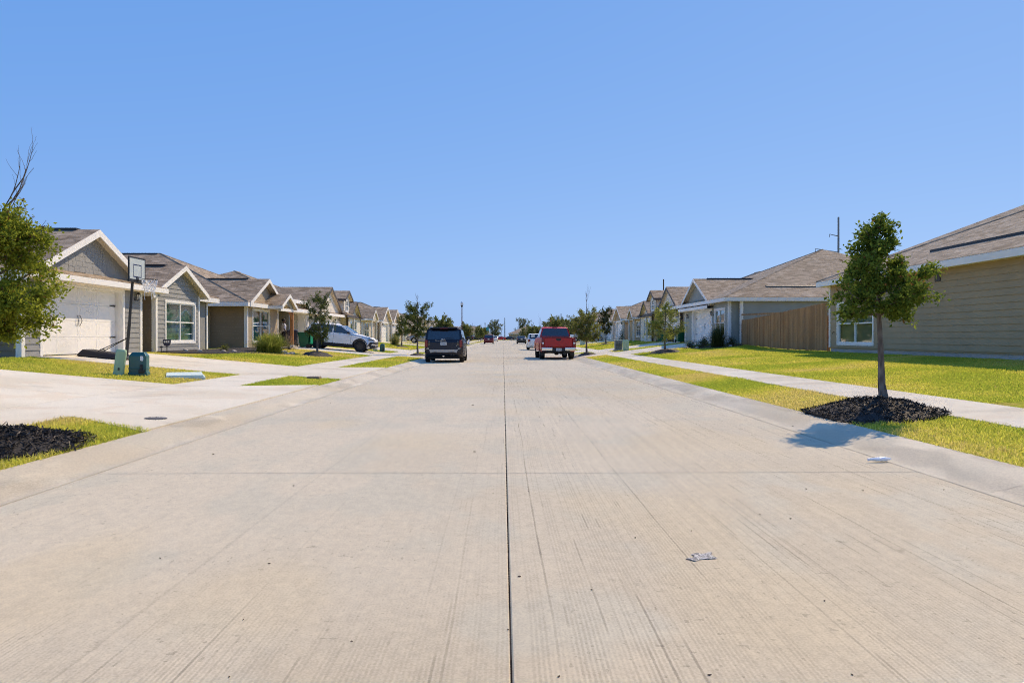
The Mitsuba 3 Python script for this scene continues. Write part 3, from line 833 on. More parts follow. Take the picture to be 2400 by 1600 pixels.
    c3, za3 = h.gable(b0 + 0.4, b1 - 1.9, 0.1, 6, ze2 + 0.12, ov=0.3, front=0.35, p=0.55, barge=0.17)
    h.put('bay_gable', MB().poly(h.gable_poly(b0 + 0.4, b1 - 1.9, ze2, ze2 + 0.12, c3, za3, ov=0.3, p=0.55), -0.1, 0.0, h.plane('front', 0.1)), siding)
    h.put('wall', MB().box(1.45, 16, y0 + 0.1, b1 - 0.1, zf - 0.05, ze2 - 0.05), siding)
    h.hip(y0 + 0.1, b1, 0.3, 17, ze2 + 0.08, ov=0.4, p=0.40)
    h.foundation([(g0, g1, 0, 8), (b0, b1, 0.1, 6), (y0, b1, 1.45, 16)], 0.2)
    lab(h.key, label, 'house')


def house_simple(key, side, y0, width, siding, label, zf, group=None, garage_near=True, X0=13.3, porch=True, wm='m_white'):
    """Gabled garage, recessed entry with a little porch gable, a window: the smaller views down the street."""
    h = House(key, side, X0, zf, siding, trim=wm, detail=0)
    ze = zf + 2.4
    gw = 6.4
    if garage_near:
        g0, b0 = y0, y0 + gw + 1.6
        b1 = y0 + width
    else:
        b0, b1 = y0, y0 + width - gw - 1.6
        g0 = y0 + width - gw
    g1 = g0 + gw
    c, za = h.gable(g0, g1, 0.0, 8, ze + 0.05, ov=0.35, front=0.3)
    door = (g0 + 0.75, zf, g1 - 0.75, zf + 2.13)
    gp = h.gable_poly(g0, g1, zf - 0.05, ze + 0.05, c, za, ov=0.35)
    h.wall('front', 0.0, gp, [door])
    h.boards('front', 0.0, gp.intersection(sbox(g0 + 0.14, zf, g1 - 0.14, 9)), [(door[0] - 0.13, 0, door[2] + 0.13, door[3] + 0.131)], single=0)
    h.garage_door(0.0, door[0], door[2], zf, door[3], m='m_white', hinges=False)
    h.corner(0.0, g0, zf, ze - 0.1); h.corner(0.0, g1, zf, ze - 0.1, far=True)
    h.lamp(-0.002, g0 + 0.35, zf + 1.95)
    win = (b0 + 1.0, zf + 0.5, min(b0 + 3.6, b1 - 0.6), zf + 2.0)
    d1 = 0.5
    h.wall('front', d1, sbox(b0, zf - 0.05, b1, ze), [win])
    h.boards('front', d1, sbox(b0 + 0.14, zf, b1 - 0.14, ze - 0.05), [(win[0] - 0.1, win[1] - 0.1, win[2] + 0.1, win[3] + 0.11)], single=0)
    h.window('front', d1, win[0], win[2], win[1], win[3], pane='m_pane', blind=False)
    h.corner(d1, b0, zf, ze - 0.1); h.corner(d1, b1, zf, ze - 0.1, far=True)
    h.wall('side', b0, sbox(d1, zf - 0.05, 3, ze))
    h.wall('side', y0, sbox(0.0 if garage_near else d1, zf - 0.05, 16, ze - 0.05)); h.boards('side', y0, sbox(0.14 + (0 if garage_near else d1), zf, 6, ze - 0.05), single=0)
    if porch:
        c2, za2 = h.gable(b0 + 0.3, b0 + 3.4, d1 - 0.9, 4, ze + 0.02, ov=0.25, front=0.1, barge=0.16, p=0.5)
        h.put('porch_gable', MB().poly(h.gable_poly(b0 + 0.3, b0 + 3.4, ze - 0.18, ze + 0.02, c2, za2, ov=0.25, p=0.5), -0.06, 0, h.plane('front', d1 - 0.9)), siding)
        for s_ in (b0 + 0.4, b0 + 3.3):
            h.put('porch_post', MB().box(d1 - 0.9, d1 - 0.76, s_ - 0.07, s_ + 0.07, zf - 0.1, ze - 0.18), wm)
    h.put('wall', MB().box(1.8, 16, y0 + 0.1, y0 + width, zf - 0.05, ze - 0.03), siding)
    h.hip(y0, y0 + width, d1 + 0.05, 16, ze + 0.02, ov=0.4)
    h.foundation([(y0, y0 + width, 1.8, 16), (g0, g1, 0, 5), (b0, b1, d1, 5)], 0.0)
    lab(h.key, label, 'house', group)


def house_r1():
    h = House('taupe_corner_house', 1, 14.0, 0.86, 'm_taupe', detail=1)
    h.proud = 0.029
    zf = h.zf
    y0, y1 = 13.0, 34.4
    win = (30.35, 1.05, 33.5, 2.62)
    ze = 3.66
    pg = sbox(y0, zf - 0.05, y1, 3.5)
    h.wall('front', 0.0, pg, [win])
    h.boards('front', 0.0, sbox(y0, zf, y1 - 0.13, 3.45), [(win[0] - 0.1, win[1] - 0.1, win[2] + 0.1, win[3] + 0.11)], expo=0.2)
    h.window('front', 0.0, win[0], win[2], win[1], win[3], curtain=0.52)
    h.put('corner_board', MB().box(-0.035, 0.004, y1 - 0.12, y1 + 0.035, zf, 3.45), 'm_white')
    h.put('wall', MB().box(0.13, 16, y0, y1, zf - 0.05, 3.5), 'm_taupe')
    h.hip(y0, y1, 0.0, 16, ze, p=0.45, ov=0.42)
    for (a, b) in ((19.6, 27.9),):
        up = 1.38
        z = ze + 0.45 * up
        d = -0.42 + up
        h.put('roof__slot_vent', MB().hexa([(d - 0.12, a, z - 0.054 - 0.01), (d + 0.12, a, z + 0.054 - 0.01), (d + 0.12, b, z + 0.054 - 0.01), (d - 0.12, b, z - 0.064),
                                            (d - 0.12, a, z + 0.035), (d + 0.12, a, z + 0.09), (d + 0.12, b, z + 0.09), (d - 0.12, b, z + 0.035)]), 'm_black')
    k = h.put('wall_vent', MB().box(-0.035, 0.0, 25.6, 25.95, 3.07, 3.33), 'm_darktrim')[len(h.key) + 2:]
    for i in range(4):
        h.put(f'{k}__louver', MB().box(-0.05, -0.036, 25.62, 25.93, 3.09 + i * 0.06, 3.125 + i * 0.06), 'm_darktrim')
    h.put('hose_tap', MB().tube([(0, 33.85, 1.5), (-0.09, 33.85, 1.5), (-0.11, 33.85, 1.42)], 0.018, 6), 'm_iron')
    h.put('foundation', MB().box(0.03, 16, y0, y1 - 0.02, 0.2, zf - 0.03), 'm_found')
    lab(h.key, 'taupe lap-sided corner house with a long blank wall behind the round street tree', 'house')


def house_r2():
    h = House('blue_grey_house', 1, 13.3, 0.93, 'm_blue', detail=1)
    h.proud = 0.014
    zf = h.zf
    y0, y1 = 49.5, 65.0
    ze = 3.6
    w0, w1 = 47.35, 50.95
    win = (48.2, 1.35, 50.4, 2.95)
    h.wall('front', 0.0, sbox(w0, zf - 0.05, w1, 3.4), [win])
    h.boards('front', 0.0, sbox(w0 + 0.14, zf, w1, 3.35), [(win[0] - 0.1, win[1] - 0.1, win[2] + 0.1, win[3] + 0.11)], single=1)
    h.window('front', 0.0, win[0], win[2], win[1], win[3], curtain=0.4)
    h.corner(0.0, w0, zf, 3.38)
    h.wall('side', w0, sbox(0.0, zf - 0.05, 0.7, 3.4)); h.boards('side', w0, sbox(0.14, zf, 0.6, 3.35), single=0)
    h.corner(0.6, 47.0, zf, 3.38)
    h.wall('side', 47.0, sbox(0.6, zf - 0.05, 18, 3.4)); h.boards('side', 47.0, sbox(0.74, zf, 10, 3.38), single=1)
    g0, g1 = 50.95, 58.7
    door = (51.25, zf, 56.4, zf + 2.13)
    zg = 3.50
    c, za = h.gable(g0 + 0.1, g1, -0.02, 10, zg, ov=0.35, front=0.30, vent=(0.6, 4.6), p=0.42)
    gp = h.gable_poly(g0, g1, zf - 0.05, zg, c, za, ov=0.35, p=0.42)
    h.wall('front', 0.0, gp, [door])
    h.boards('front', 0.0, gp.intersection(sbox(g0 + 0.02, zf, g1 - 0.14, 9)), [(door[0] - 0.13, 0, door[2] + 0.13, door[3] + 0.131), (g0, 3.15, g1 + 1, 3.45)], single=1)
    h.put('pent_roof', MB().hexa([(-0.42, g0 - 0.2, 3.26), (0, g0 - 0.2, 3.26), (0, g1 + 0.4, 3.26), (-0.42, g1 + 0.4, 3.26), (-0.42, g0 - 0.2, 3.30), (-0.001, g0 - 0.2, 3.44), (-0.001, g1 + 0.4, 3.44), (-0.42, g1 + 0.4, 3.30)]), 'm_roof')
    h.put('fascia', MB().box(-0.45, -0.421, g0 - 0.2, g1 + 0.42, 3.10, 3.29), 'm_white')
    h.put('soffit', MB().box(-0.42, 0.0, g0 - 0.2, g1 + 0.4, 3.08, 3.1), 'm_soffit')
    h.garage_door(0.0, door[0], door[2], zf, door[3])
    h.lamp(-0.002, 50.85, 2.75)
    h.lamp(-0.002, 57.6, 2.75)
    h.corner(0.0, g1, zf, 3.1, far=True)
    h.put('wall', MB().box(0.73, 18, 47.13, y1, zf - 0.05, 3.4), 'm_blue')
    h.hip(47.2, 66.3, 0.02, 18.2, ze, p=0.40, ov=0.42, slot=(2.6, 9.5, 1.85))
    h.foundation([(47.0, y1, 0.6, 18), (47.4, 58.7, 0.05, 6)], 0.3)
    lab(h.key, 'blue-grey house with a hip roof rising behind the cedar fence', 'house')


house_l1(); house_l2(); house_r1(); house_r2()
house_dormer('white_dormer_house', -1, 57.6, 'm_cream', 'white-sided house with dark trim and an upper dormer beside the parked white crossover', 0.70)
house_dormer('white_dormer_house', 1, 60.2, 'm_cream', 'white-sided house with dark trim and dormer behind the three wheeled bins', 0.9)
house_simple('beige_house', -1, 79.4, 15.0, 'm_beige', 'beige house with a white slim window just past the dormer house on the left', 0.7, garage_near=False)
house_simple('beige_house', -1, 96.5, 14.5, 'm_tan', 'tan house with white garage door behind the dark wheeled bin', 0.7)
house_simple('brown_house', 1, 79.6, 16.0, 'm_taupe', 'brown house with a front gable beside the two utility boxes', 0.85, garage_near=False)
house_simple('brown_house', 1, 98.0, 15.0, 'm_beige', 'beige house with white garage door behind the dark slender tree', 0.85)
FAR = [(-1, 113.5), (-1, 131), (-1, 149), (-1, 167), (-1, 185), (-1, 203), (-1, 221), (-1, 245), (-1, 268), (1, 115), (1, 132.5), (1, 150.5), (1, 169), (1, 190), (1, 212), (1, 236), (1, 262)]
for i, (sd, y) in enumerate(FAR):
    zf = float(ground_z(sd * 14, y + 7)) + 0.03
    house_simple('far_house', sd, y, 14.8, ['m_tan', 'm_beige', 'm_cream', 'm_taupe', 'm_grey'][(i * 3 + (sd > 0)) % 5], 'small brown-roofed house far down the %s side of the street' % ('left' if sd < 0 else 'right'), zf,
                 group='far houses on the %s side' % ('left' if sd < 0 else 'right'), garage_near=bool(i % 2), porch=bool(i % 3))
for i, x in enumerate((-52, -36, -19, 2.5, 24, 44)):
    h = House('end_house', 1, x, 0.05, ['m_tan', 'm_beige', 'm_blue'][i % 3])
    h.put('wall', MB().box(0, 14, 322, 336, 0.0, 2.6), h.sd)
    h.hip(322, 336, 0, 14, 2.6, fascia=True)
    h.window('side', 322, 4, 6, 0.8, 2.1, pane='m_pane', blind=False)
    lab(h.key, 'low house across the far end of the street', 'house', 'houses across the far end')


# ------------------------------------------------------------------ plants
def leaf_mesh(pos, d, size, rng, width=0.5, flat=0.35):
    """Pointed leaves (four triangles' worth of a folded diamond) at pos, growing along d."""
    n = len(pos)
    up = rng.normal(size=(n, 3)) + np.array([0, 0, 0.8])
    side = np.cross(d, up); side /= np.linalg.norm(side, axis=1, keepdims=True) + 1e-9
    nor = np.cross(side, d)
    L = size[:, None]
    a = pos
    m = pos + d * L * 0.5 + nor * L * 0.06
    l = m + side * L * width * 0.5 + nor * L * flat * 0.18
    r = m - side * L * width * 0.5 + nor * L * flat * 0.18
    t = pos + d * L
    v = np.stack([a, l, t, r], 1).reshape(-1, 3)
    k = np.arange(n)[:, None] * 4
    f = np.vstack([k + np.array([0, 1, 2]), k + np.array([0, 2, 3])])
    return v, f


def tree(key, x, y, top, crown_lo, rad, label, seed, leaves=2600, leaf=0.055, trunk_r=0.04, bare=0.0, shape='cone', tone=(0.085, 0.12, 0.03), tone2=(0.22, 0.25, 0.06), lean=(0, 0), group=None, zoff=0.0, twig_sides=4, sparse=0.0):
    """A young street tree: tapered trunk, ascending limbs, twigs, and leaves clustered along the twigs."""
    rng = np.random.default_rng(seed)
    key = num(key)
    z0 = float(ground_z(x, y)) + zoff - 0.05
    H = top - z0
    # trunk
    n = 9
    t = np.linspace(0, 1, n)
    wob = np.cumsum(rng.normal(0, 0.012, (n, 2)), 0) * (H / 3)
    trunk = np.stack([x + lean[0] * t + wob[:, 0] * (t > 0.05), y + lean[1] * t + wob[:, 1] * (t > 0.05), z0 + H * (0.93 if not bare else 1.0) * t], 1)
    rr = trunk_r * (1 - 0.85 * t) + trunk_r * 0.5 * np.exp(-t * 14)
    put(key + '__trunk', MB().tube(trunk, rr, 8), 'm_bark', smooth=True)
    limbs = MB()
    P, D = [], []
    nl = int(16 + 10 * min(1.6, H / 3))
    z_lo = crown_lo
    z_hi = top - bare
    for i in range(nl):
        u = ((i + rng.uniform(0, 1)) / nl) ** 1.35
        zb = z_lo + (z_hi - z_lo) * u * 0.86 - 0.05
        k = np.clip((zb - z0) / (H * (0.93 if not bare else 1.0)), 0.02, 0.99)
        base = np.array([np.interp(k, t, trunk[:, j]) for j in range(3)])
        if shape == 'cone':
            R = rad * 1.06 * (1.0 - 0.93 * u ** 0.85) * (0.75 + 0.25 * min(1, u / 0.12))
        elif shape == 'round':
            R = rad * (0.45 + 0.55 * math.sin(math.pi * min(1, 0.18 + 0.82 * u)))
        else:
            R = rad * (0.55 + 0.45 * math.sin(math.pi * (0.1 + 0.85 * u)))
        R *= rng.uniform(0.62, 1.18)
        a = i * 2.4 + rng.uniform(-0.5, 0.5)
        rise = rng.uniform(-0.08, 0.28) + 0.95 * u
        d = np.array([math.cos(a), math.sin(a), rise]); d /= np.linalg.norm(d[:2])
        tt = np.linspace(0, 1, 5)
        pts = base + d * R * tt[:, None] + np.array([0, 0, 0.10 * R]) * (tt ** 2)[:, None] + np.cumsum(rng.normal(0, 0.02, (5, 3)), 0) * R
        limbs.tube(pts, trunk_r * 0.32 * (1 - 0.8 * tt), 5)
        for j in range(int(7 + 6 * R / max(rad, 0.1))):
            q = rng.uniform(0.22, 1.0)
            b = np.array([np.interp(q, tt, pts[:, m]) for m in range(3)])
            dd = d * 0.5 + rng.normal(0, 0.65, 3) + np.array([0, 0, 0.18])
            dd /= np.linalg.norm(dd)
            ln = R * rng.uniform(0.16, 0.40) + 0.035
            e = b + dd * ln
            limbs.tube([b, (b + e) / 2 + rng.normal(0, 0.01, 3), e], [trunk_r * 0.11, trunk_r * 0.08, trunk_r * 0.05], 3, cap=False)
            if rng.uniform() < sparse:
                continue
            m = max(3, int(leaves / (nl * 10) * (0.3 + 1.25 * R / rad)))
            s = rng.uniform(0.1, 1.05, m)
            P.append(b + dd * ln * s[:, None] + rng.normal(0, 0.03 + 0.02 * rad, (m, 3)))
            q2 = dd * 0.5 + rng.normal(0, 0.75, (m, 3)); D.append(q2 / np.linalg.norm(q2, axis=1, keepdims=True))
    if bare:      # leafless twigs standing out of the top
        for i in range(9):
            k = rng.uniform(1 - bare / H * 1.15, 0.97)
            base = np.array([np.interp(k, t, trunk[:, j]) for j in range(3)])
            a = rng.uniform(0, 6.28)
            ln = bare * rng.uniform(0.25, 0.6)
            pts = [base, base + np.array([math.cos(a) * 0.35, math.sin(a) * 0.35, 0.6]) * ln, base + np.array([math.cos(a) * 0.42, math.sin(a) * 0.42, 1.1]) * ln]
            limbs.tube(pts, [trunk_r * 0.16, trunk_r * 0.1, trunk_r * 0.04], 4)
    put(key + '__limb', limbs, 'm_bark')
    P, D = np.vstack(P), np.vstack(D)
    size = leaf * rng.uniform(0.65, 1.3, len(P))
    v, f = leaf_mesh(P, D, size, rng)
    clump = meshkit.fbm(P * (2.2 / max(rad, 0.3)), 3, seed)
    w = np.clip(rng.normal(0.32, 0.28, len(P)) + 0.9 * (clump - 0.5), 0, 1)[:, None]
    c = np.array(tone) * (1 - w) + np.array(tone2) * w
    c = np.where(rng.uniform(size=(len(P), 1)) < 0.03, np.array([0.20, 0.11, 0.04]), c)
    put(key + '__crown', (v, f), 'm_leaf', color=np.repeat(c, 4, 0))
    lab(key, label, 'tree', group)
    return key


def mulch(x, y, rx, ry, h, label, seed, chips=0, group=None, rot=0.0):
    """A low mound of dark bark chips."""
    rng = np.random.default_rng(seed)
    key = num('mulch_mound')
    nr, na = 14, 40
    r = np.linspace(0, 1, nr) ** 0.8
    a = np.linspace(0, 2 * np.pi, na, endpoint=False)
    R, A = np.meshgrid(r, a, indexing='ij')
    edge = 1 + 0.14 * (meshkit.noise(np.stack([np.cos(A) * 2.2 + seed, np.sin(A) * 2.2, A * 0], -1)) - 0.5) * 2
    X, Y = x + rx * R * edge * np.cos(A), y + ry * R * edge * np.sin(A)

    def hh(R, X, Y):
        return h * (1 - R ** 2.2) ** 1.0 * (0.85 + 0.5 * (meshkit.fbm(np.stack([X * 5, Y * 5, X * 0 + seed], -1), 3) - 0.5)) - 0.03 * R
    Z = ground_z(X, Y) + 0.015 + hh(R, X, Y) + 0.03 * (meshkit.noise(np.stack([X * 28, Y * 28, X * 0], -1)) - 0.5)
    i, j = np.meshgrid(np.arange(nr - 1), np.arange(na), indexing='ij')
    q = np.stack([i * na + j, (i + 1) * na + j, (i + 1) * na + (j + 1) % na, i * na + (j + 1) % na], -1).reshape(-1, 4)
    USED.discard(key)
    put(key, (np.stack([X, Y, Z], -1).reshape(-1, 3), np.vstack([q[:, [0, 1, 2]], q[:, [0, 2, 3]]])), 'm_mulch', smooth=40)
    if chips:
        n = chips
        rr, aa = np.sqrt(rng.uniform(0, 1.16, n)), rng.uniform(0, 2 * np.pi, n)
        px, py = x + rx * rr * np.cos(aa), y + ry * rr * np.sin(aa)
        pz = ground_z(px, py) + 0.03 + np.where(rr < 1, hh(np.clip(rr, 0, 1), px, py), 0) + rng.uniform(-0.005, 0.022, n)
        d = rng.normal(size=(n, 3)); d[:, 2] *= 0.45; d /= np.linalg.norm(d, axis=1, keepdims=True)
        s = np.cross(d, rng.normal(size=(n, 3)) * 0.5 + [0, 0, 1]); s /= np.linalg.norm(s, axis=1, keepdims=True)
        L, W = (0.014 + 0.06 * rng.uniform(0, 1, n) ** 2)[:, None], rng.uniform(0.0025, 0.009, n)[:, None]
        o = np.stack([px, py, pz], 1)
        nz = np.cross(d, s) * 0.004
        v = np.stack([o - d * L - s * W, o + d * L - s * W * 0.6, o + d * L * 0.9 + s * W, o - d * L * 0.8 + s * W, o + nz * 2.5], 1).reshape(-1, 3)
        k = np.arange(n)[:, None] * 5
        f = np.vstack([k + np.array(t_) for t_ in ([0, 1, 4], [1, 2, 4], [2, 3, 4], [3, 0, 4])])
        g = rng.uniform(0, 1, (n, 1)) ** 2.5
        c = np.array([0.014, 0.012, 0.011]) * (1 - g) + np.array([0.15, 0.12, 0.095]) * g
        kk = put(key + '__bark_chip', (v, f), 'm_chip', color=np.repeat(c, 5, 0))
        labels[kk] = {'kind': 'stuff'}
    lab(key, label, 'mulch', group)
    return hh


def grass(key, region, density, h, seed, cut=(), dry=0.35, w=0.0045, kind_label=None, noise_s=0.5):
    """Mown blades over a shapely region (one triangle pair each)."""
    rng = np.random.default_rng(seed)
    for c in cut:
        region = region.difference(c)
    P = []
    for g in getattr(region, 'geoms', [region]):
        if g.is_empty:
            continue
        x0, y0, x1, y1 = g.bounds
        n = int((x1 - x0) * (y1 - y0) * density)
        p = np.stack([rng.uniform(x0, x1, n), rng.uniform(y0, y1, n)], 1)
        from shapely import contains_xy
        P.append(p[contains_xy(g, p[:, 0], p[:, 1])])
    P = np.vstack(P)
    n = len(P)
    clump = meshkit.fbm(np.stack([P[:, 0] * 1.5, P[:, 1] * 1.2, P[:, 0] * 0 + seed], 1), 3)
    patch = meshkit.fbm(np.stack([P[:, 0] * 0.30, P[:, 1] * 0.26, P[:, 0] * 0 + seed + 5], 1), 4)
    fine = meshkit.noise(np.stack([P[:, 0] * 9, P[:, 1] * 8, P[:, 0] * 0 + 2], 1))
    z = ground_z(P[:, 0], P[:, 1]) - 0.004
    hgt = h * rng.uniform(0.5, 1.25, n) * (0.7 + 0.6 * clump) * (0.8 + 0.4 * fine)
    a = rng.uniform(0, 2 * np.pi, n)
    tilt = np.abs(rng.normal(0, 0.85, n))
    b = rng.uniform(0, 2 * np.pi, n)
    base = np.stack([P[:, 0], P[:, 1], z], 1)
    s = np.stack([np.cos(a), np.sin(a), 0 * a], 1) * (w * rng.uniform(0.7, 1.4, n))[:, None]
    lean = np.stack([np.cos(b) * np.sin(tilt), np.sin(b) * np.sin(tilt), np.cos(tilt)], 1) * hgt[:, None]
    mid = base + lean * 0.55 + np.array([0, 0, 1]) * (hgt * 0.05)[:, None]
    tip = base + lean * np.array([1.25, 1.25, 0.92])
    v = np.stack([base - s, base + s, mid - s * 0.8, mid + s * 0.8, tip], 1).reshape(-1, 3)
    k = np.arange(n)[:, None] * 5
    f = np.vstack([k + np.array(t_) for t_ in ([0, 1, 3], [0, 3, 2], [2, 3, 4])])
    q = np.clip((patch - 0.40) * 2.6 + (dry - 0.35) * 2 + 0.35 * (fine - 0.5) + rng.normal(0, 0.17, n), 0, 1)[:, None]
    green, yell, straw = np.array([0.42, 0.50, 0.065]), np.array([0.68, 0.65, 0.11]), np.array([0.74, 0.60, 0.25])
    c = np.where(q < 0.5, green + (yell - green) * q * 2, yell + (straw - yell) * (q - 0.5) * 1.5)
    c = c * rng.uniform(0.78, 1.2, (n, 1))
    put(key, (v, f), 'm_blade', color=np.repeat(c, 5, 0))
    labels[key] = {'kind': 'stuff', 'label': kind_label or 'mown grass of the lawn', 'category': 'grass'}


def grass_clump(key, x, y, r, h, n, label, seed, plume=0.3, tone=((0.20, 0.27, 0.035), (0.58, 0.56, 0.13)), group=None):
    """An ornamental grass: arching blades from one root."""
    rng = np.random.default_rng(seed)
    key = num(key)
    z0 = float(ground_z(x, y))
    a = rng.uniform(0, 2 * np.pi, n)
    out = r * np.sqrt(rng.uniform(0.02, 1, n))
    hh = h * (1.05 - 0.55 * (out / r) ** 2) * rng.uniform(0.65, 1.1, n)
    b = np.stack([x + 0.22 * r * rng.normal(size=n), y + 0.22 * r * rng.normal(size=n), np.full(n, z0)], 1)
    dirv = np.stack([np.cos(a), np.sin(a), 0 * a], 1)
    side = np.stack([-np.sin(a), np.cos(a), 0 * a], 1) * 0.010
    V, F = [], []
    seg = [0, 0.35, 0.7, 0.9, 1.0]
    droop = [0, 0.62, 1.0, 0.95, 0.78]
    ring = []
    for t_, dz in zip(seg, droop):
        c = b + dirv * (out * t_ ** 1.5)[:, None] + np.array([0, 0, 1]) * (hh * dz)[:, None]
        wv = side * (1 - t_ * 0.9)
        ring += [c - wv, c + wv]
    v = np.stack(ring, 1).reshape(-1, 3)
    k = np.arange(n)[:, None] * 10
    f = np.vstack([np.vstack([k + np.array([2 * i, 2 * i + 1, 2 * i + 3]), k + np.array([2 * i, 2 * i + 3, 2 * i + 2])]) for i in range(4)])
    w = rng.uniform(0, 1, (n, 1)) ** 1.3
    c = np.array(tone[0]) * (1 - w) + np.array(tone[1]) * w
    put(key + '__leaf_blade', (v, f), 'm_blade', color=np.repeat(c, 10, 0))
    labels[key + '__leaf_blade'] = {'kind': 'stuff'}
    if plume:
        m = int(26 * plume / 0.3)
        P, D = [], []
        st = MB()
        for i in range(m):
            aa, o = rng.uniform(0, 6.28), r * rng.uniform(0.1, 0.75)
            p0 = np.array([x, y, z0 + 0.2])
            p1 = np.array([x + math.cos(aa) * o, y + math.sin(aa) * o, z0 + h * rng.uniform(1.0, 1.3)])
            st.tube([p0, (p0 + p1) / 2 + [0, 0, 0.1], p1], [0.004, 0.004, 0.003], 3, cap=False)
            mm = 26
            s = rng.uniform(0, 1, mm)
            P.append(p1 + (p1 - p0) / np.linalg.norm(p1 - p0) * (s * 0.22 - 0.12)[:, None] + rng.normal(0, 0.012, (mm, 3)))
            q = rng.normal(0, 0.6, (mm, 3)) + np.array([0, 0, 0.8]); D.append(q / np.linalg.norm(q, axis=1, keepdims=True))
        P, D = np.vstack(P), np.vstack(D)
        put(key + '__stalk', st, 'm_straw')
        v, f = leaf_mesh(P, D, rng.uniform(0.03, 0.06, len(P)), rng, width=0.25)
        put(key + '__plume', (v, f), 'm_blade', color=np.tile([0.50, 0.40, 0.27], (len(v), 1)))
    lab(key, label, 'ornamental grass', group)


def shrub(key, x, y, r, h, n, label, seed, tone=(0.03, 0.055, 0.015), tone2=(0.08, 0.12, 0.03), group=None, leaf=0.05):
    rng = np.random.default_rng(seed)
    key = num(key)
    z0 = float(ground_z(x, y))
    st = MB()
    P, D = [], []
    for i in range(26):
        a, el = rng.uniform(0, 6.28), rng.uniform(0.15, 1.5)
        d = np.array([math.cos(a) * math.cos(el) * r, math.sin(a) * math.cos(el) * r, math.sin(el) * h]) * rng.uniform(0.75, 1.05)
        st.tube([(x, y, z0), np.array([x, y, z0]) + d * 0.5, np.array([x, y, z0]) + d * 0.95], [0.012, 0.008, 0.004], 4)
        m = n // 26
        s = rng.uniform(0.35, 1.0, m)
        P.append(np.array([x, y, z0]) + d * s[:, None] + rng.normal(0, 0.11 * r + 0.02, (m, 3)))
        q = rng.normal(0, 0.8, (m, 3)) + d / np.linalg.norm(d); D.append(q / np.linalg.norm(q, axis=1, keepdims=True))
    P, D = np.vstack(P), np.vstack(D)
    P[:, 2] = np.maximum(P[:, 2], z0 + 0.02)
    put(key + '__stem', st, 'm_bark')
    v, f = leaf_mesh(P, D, leaf * rng.uniform(0.7, 1.3, len(P)), rng)
    w = rng.uniform(0, 1, (len(P), 1)) ** 1.5
    put(key + '__foliage', (v, f), 'm_leaf', color=np.repeat(np.array(tone) * (1 - w) + np.array(tone2) * w, 4, 0))
    lab(key, label, 'shrub', group)


mat('m_straw', (0.45, 0.36, 0.2), 0.8)
ellipse = lambda x, y, rx, ry: Polygon([(x + rx * math.cos(t), y + ry * math.sin(t)) for t in np.linspace(0, 2 * np.pi, 24, endpoint=False)])

# ---- lawns
M_R1, M_L0 = ellipse(5.45, 11.9, 0.86, 1.25), ellipse(-5.3, 8.55, 0.75, 1.15)
drv = []
for (side, p0, p1, c0, c1, g0, g1, gx) in DRIVES:
    w0, w1 = (WL0, WL1) if side < 0 else (WR0, WR1)
    cb = CL if side < 0 else CR
    drv += [Polygon([(cb - side * 0.3, c0), (cb - side * 0.3, c1), (w0, p1), (w0, p0)]).buffer(0.01), Polygon([(w1, p0), (w1, p1), (side * gx, g1), (side * gx, g0)]).buffer(0.01)]
DRV = unary_union(drv)
lawn_note = 'mown yellow-green grass'
grass('grass_strip_right', sbox(CR - 0.02, 5.5, WR0 + 0.02, 24), 2600, 0.058, 11, [M_R1], dry=0.40, kind_label='mown grass between the right curb and the pavement')
grass('grass_strip_right_far', sbox(CR - 0.02, 24, WR0 + 0.02, 56), 800, 0.058, 12, [DRV, ellipse(5.3, 51, 0.7, 1.1)], w=0.009, dry=0.42, kind_label='mown grass along the right curb towards the pickup')
grass('lawn_right', sbox(WR1 - 0.01, 12.5, 14.0, 27), 1500, 0.046, 13, w=0.0065, dry=0.33, kind_label='sunlit lawn in front of the taupe corner house')
grass('lawn_right_far', sbox(WR1 - 0.01, 27, 14.0, 47.5), 700, 0.048, 14, [DRV, ellipse(9.25, 46, 0.9, 1.6)], w=0.010, dry=0.31, kind_label='sunlit lawn in front of the cedar fence')
grass('lawn_right_end', sbox(WR1, 47.5, 13.2, 96), 150, 0.07, 15, [DRV], w=0.03, dry=0.36, kind_label='lawns between the driveways on the far right')
grass('grass_verge_left', sbox(WL0 - 0.02, 6.5, CL + 0.02, 11.5), 3000, 0.06, 16, [DRV, M_L0], dry=0.42, kind_label='mown grass around the near left mulch mound')
grass('grass_verge_left_middle', sbox(WL0 - 0.02, 18.4, CL + 0.02, 23.2), 1500, 0.055, 17, [DRV], w=0.007, dry=0.30, kind_label='small grass wedge between the two nearest left driveways')
grass('lawn_left', sbox(-13.3, 18.3, WL1 + 0.01, 23.2), 1700, 0.06, 18, [DRV], w=0.007, dry=0.50, kind_label='dry grass wedge around the two green utility pedestals')
grass('lawn_left_middle', sbox(-11.6, 29.3, WL1 + 0.01, 46.6), 520, 0.065, 19, [DRV, ellipse(-9.3, 40.5, 0.9, 1.7)], w=0.012, dry=0.40, kind_label='lawn in front of the tan house')
grass('grass_verge_left_far', sbox(WL0 - 0.02, 29.3, CL + 0.02, 46.6), 700, 0.055, 20, [DRV, ellipse(-5.3, 49.8, 0.6, 1.2)], w=0.010, dry=0.36, kind_label='grass wedge on the left curb before the dark vehicle')
grass('lawn_left_end', sbox(-12.9, 53.5, WL1, 97), 150, 0.07, 21, [DRV], w=0.03, dry=0.36, kind_label='lawns between the driveways on the far left')
grass('grass_verge_left_end', sbox(WL0 - 0.02, 46.6, CL + 0.02, 97), 260, 0.06, 22, [DRV], w=0.02, dry=0.36, kind_label='grass along the far left curb')
grass('grass_strip_right_end', sbox(CR - 0.02, 56, WR0 + 0.02, 100), 260, 0.06, 23, [DRV], w=0.02, dry=0.36, kind_label='grass along the far right curb')

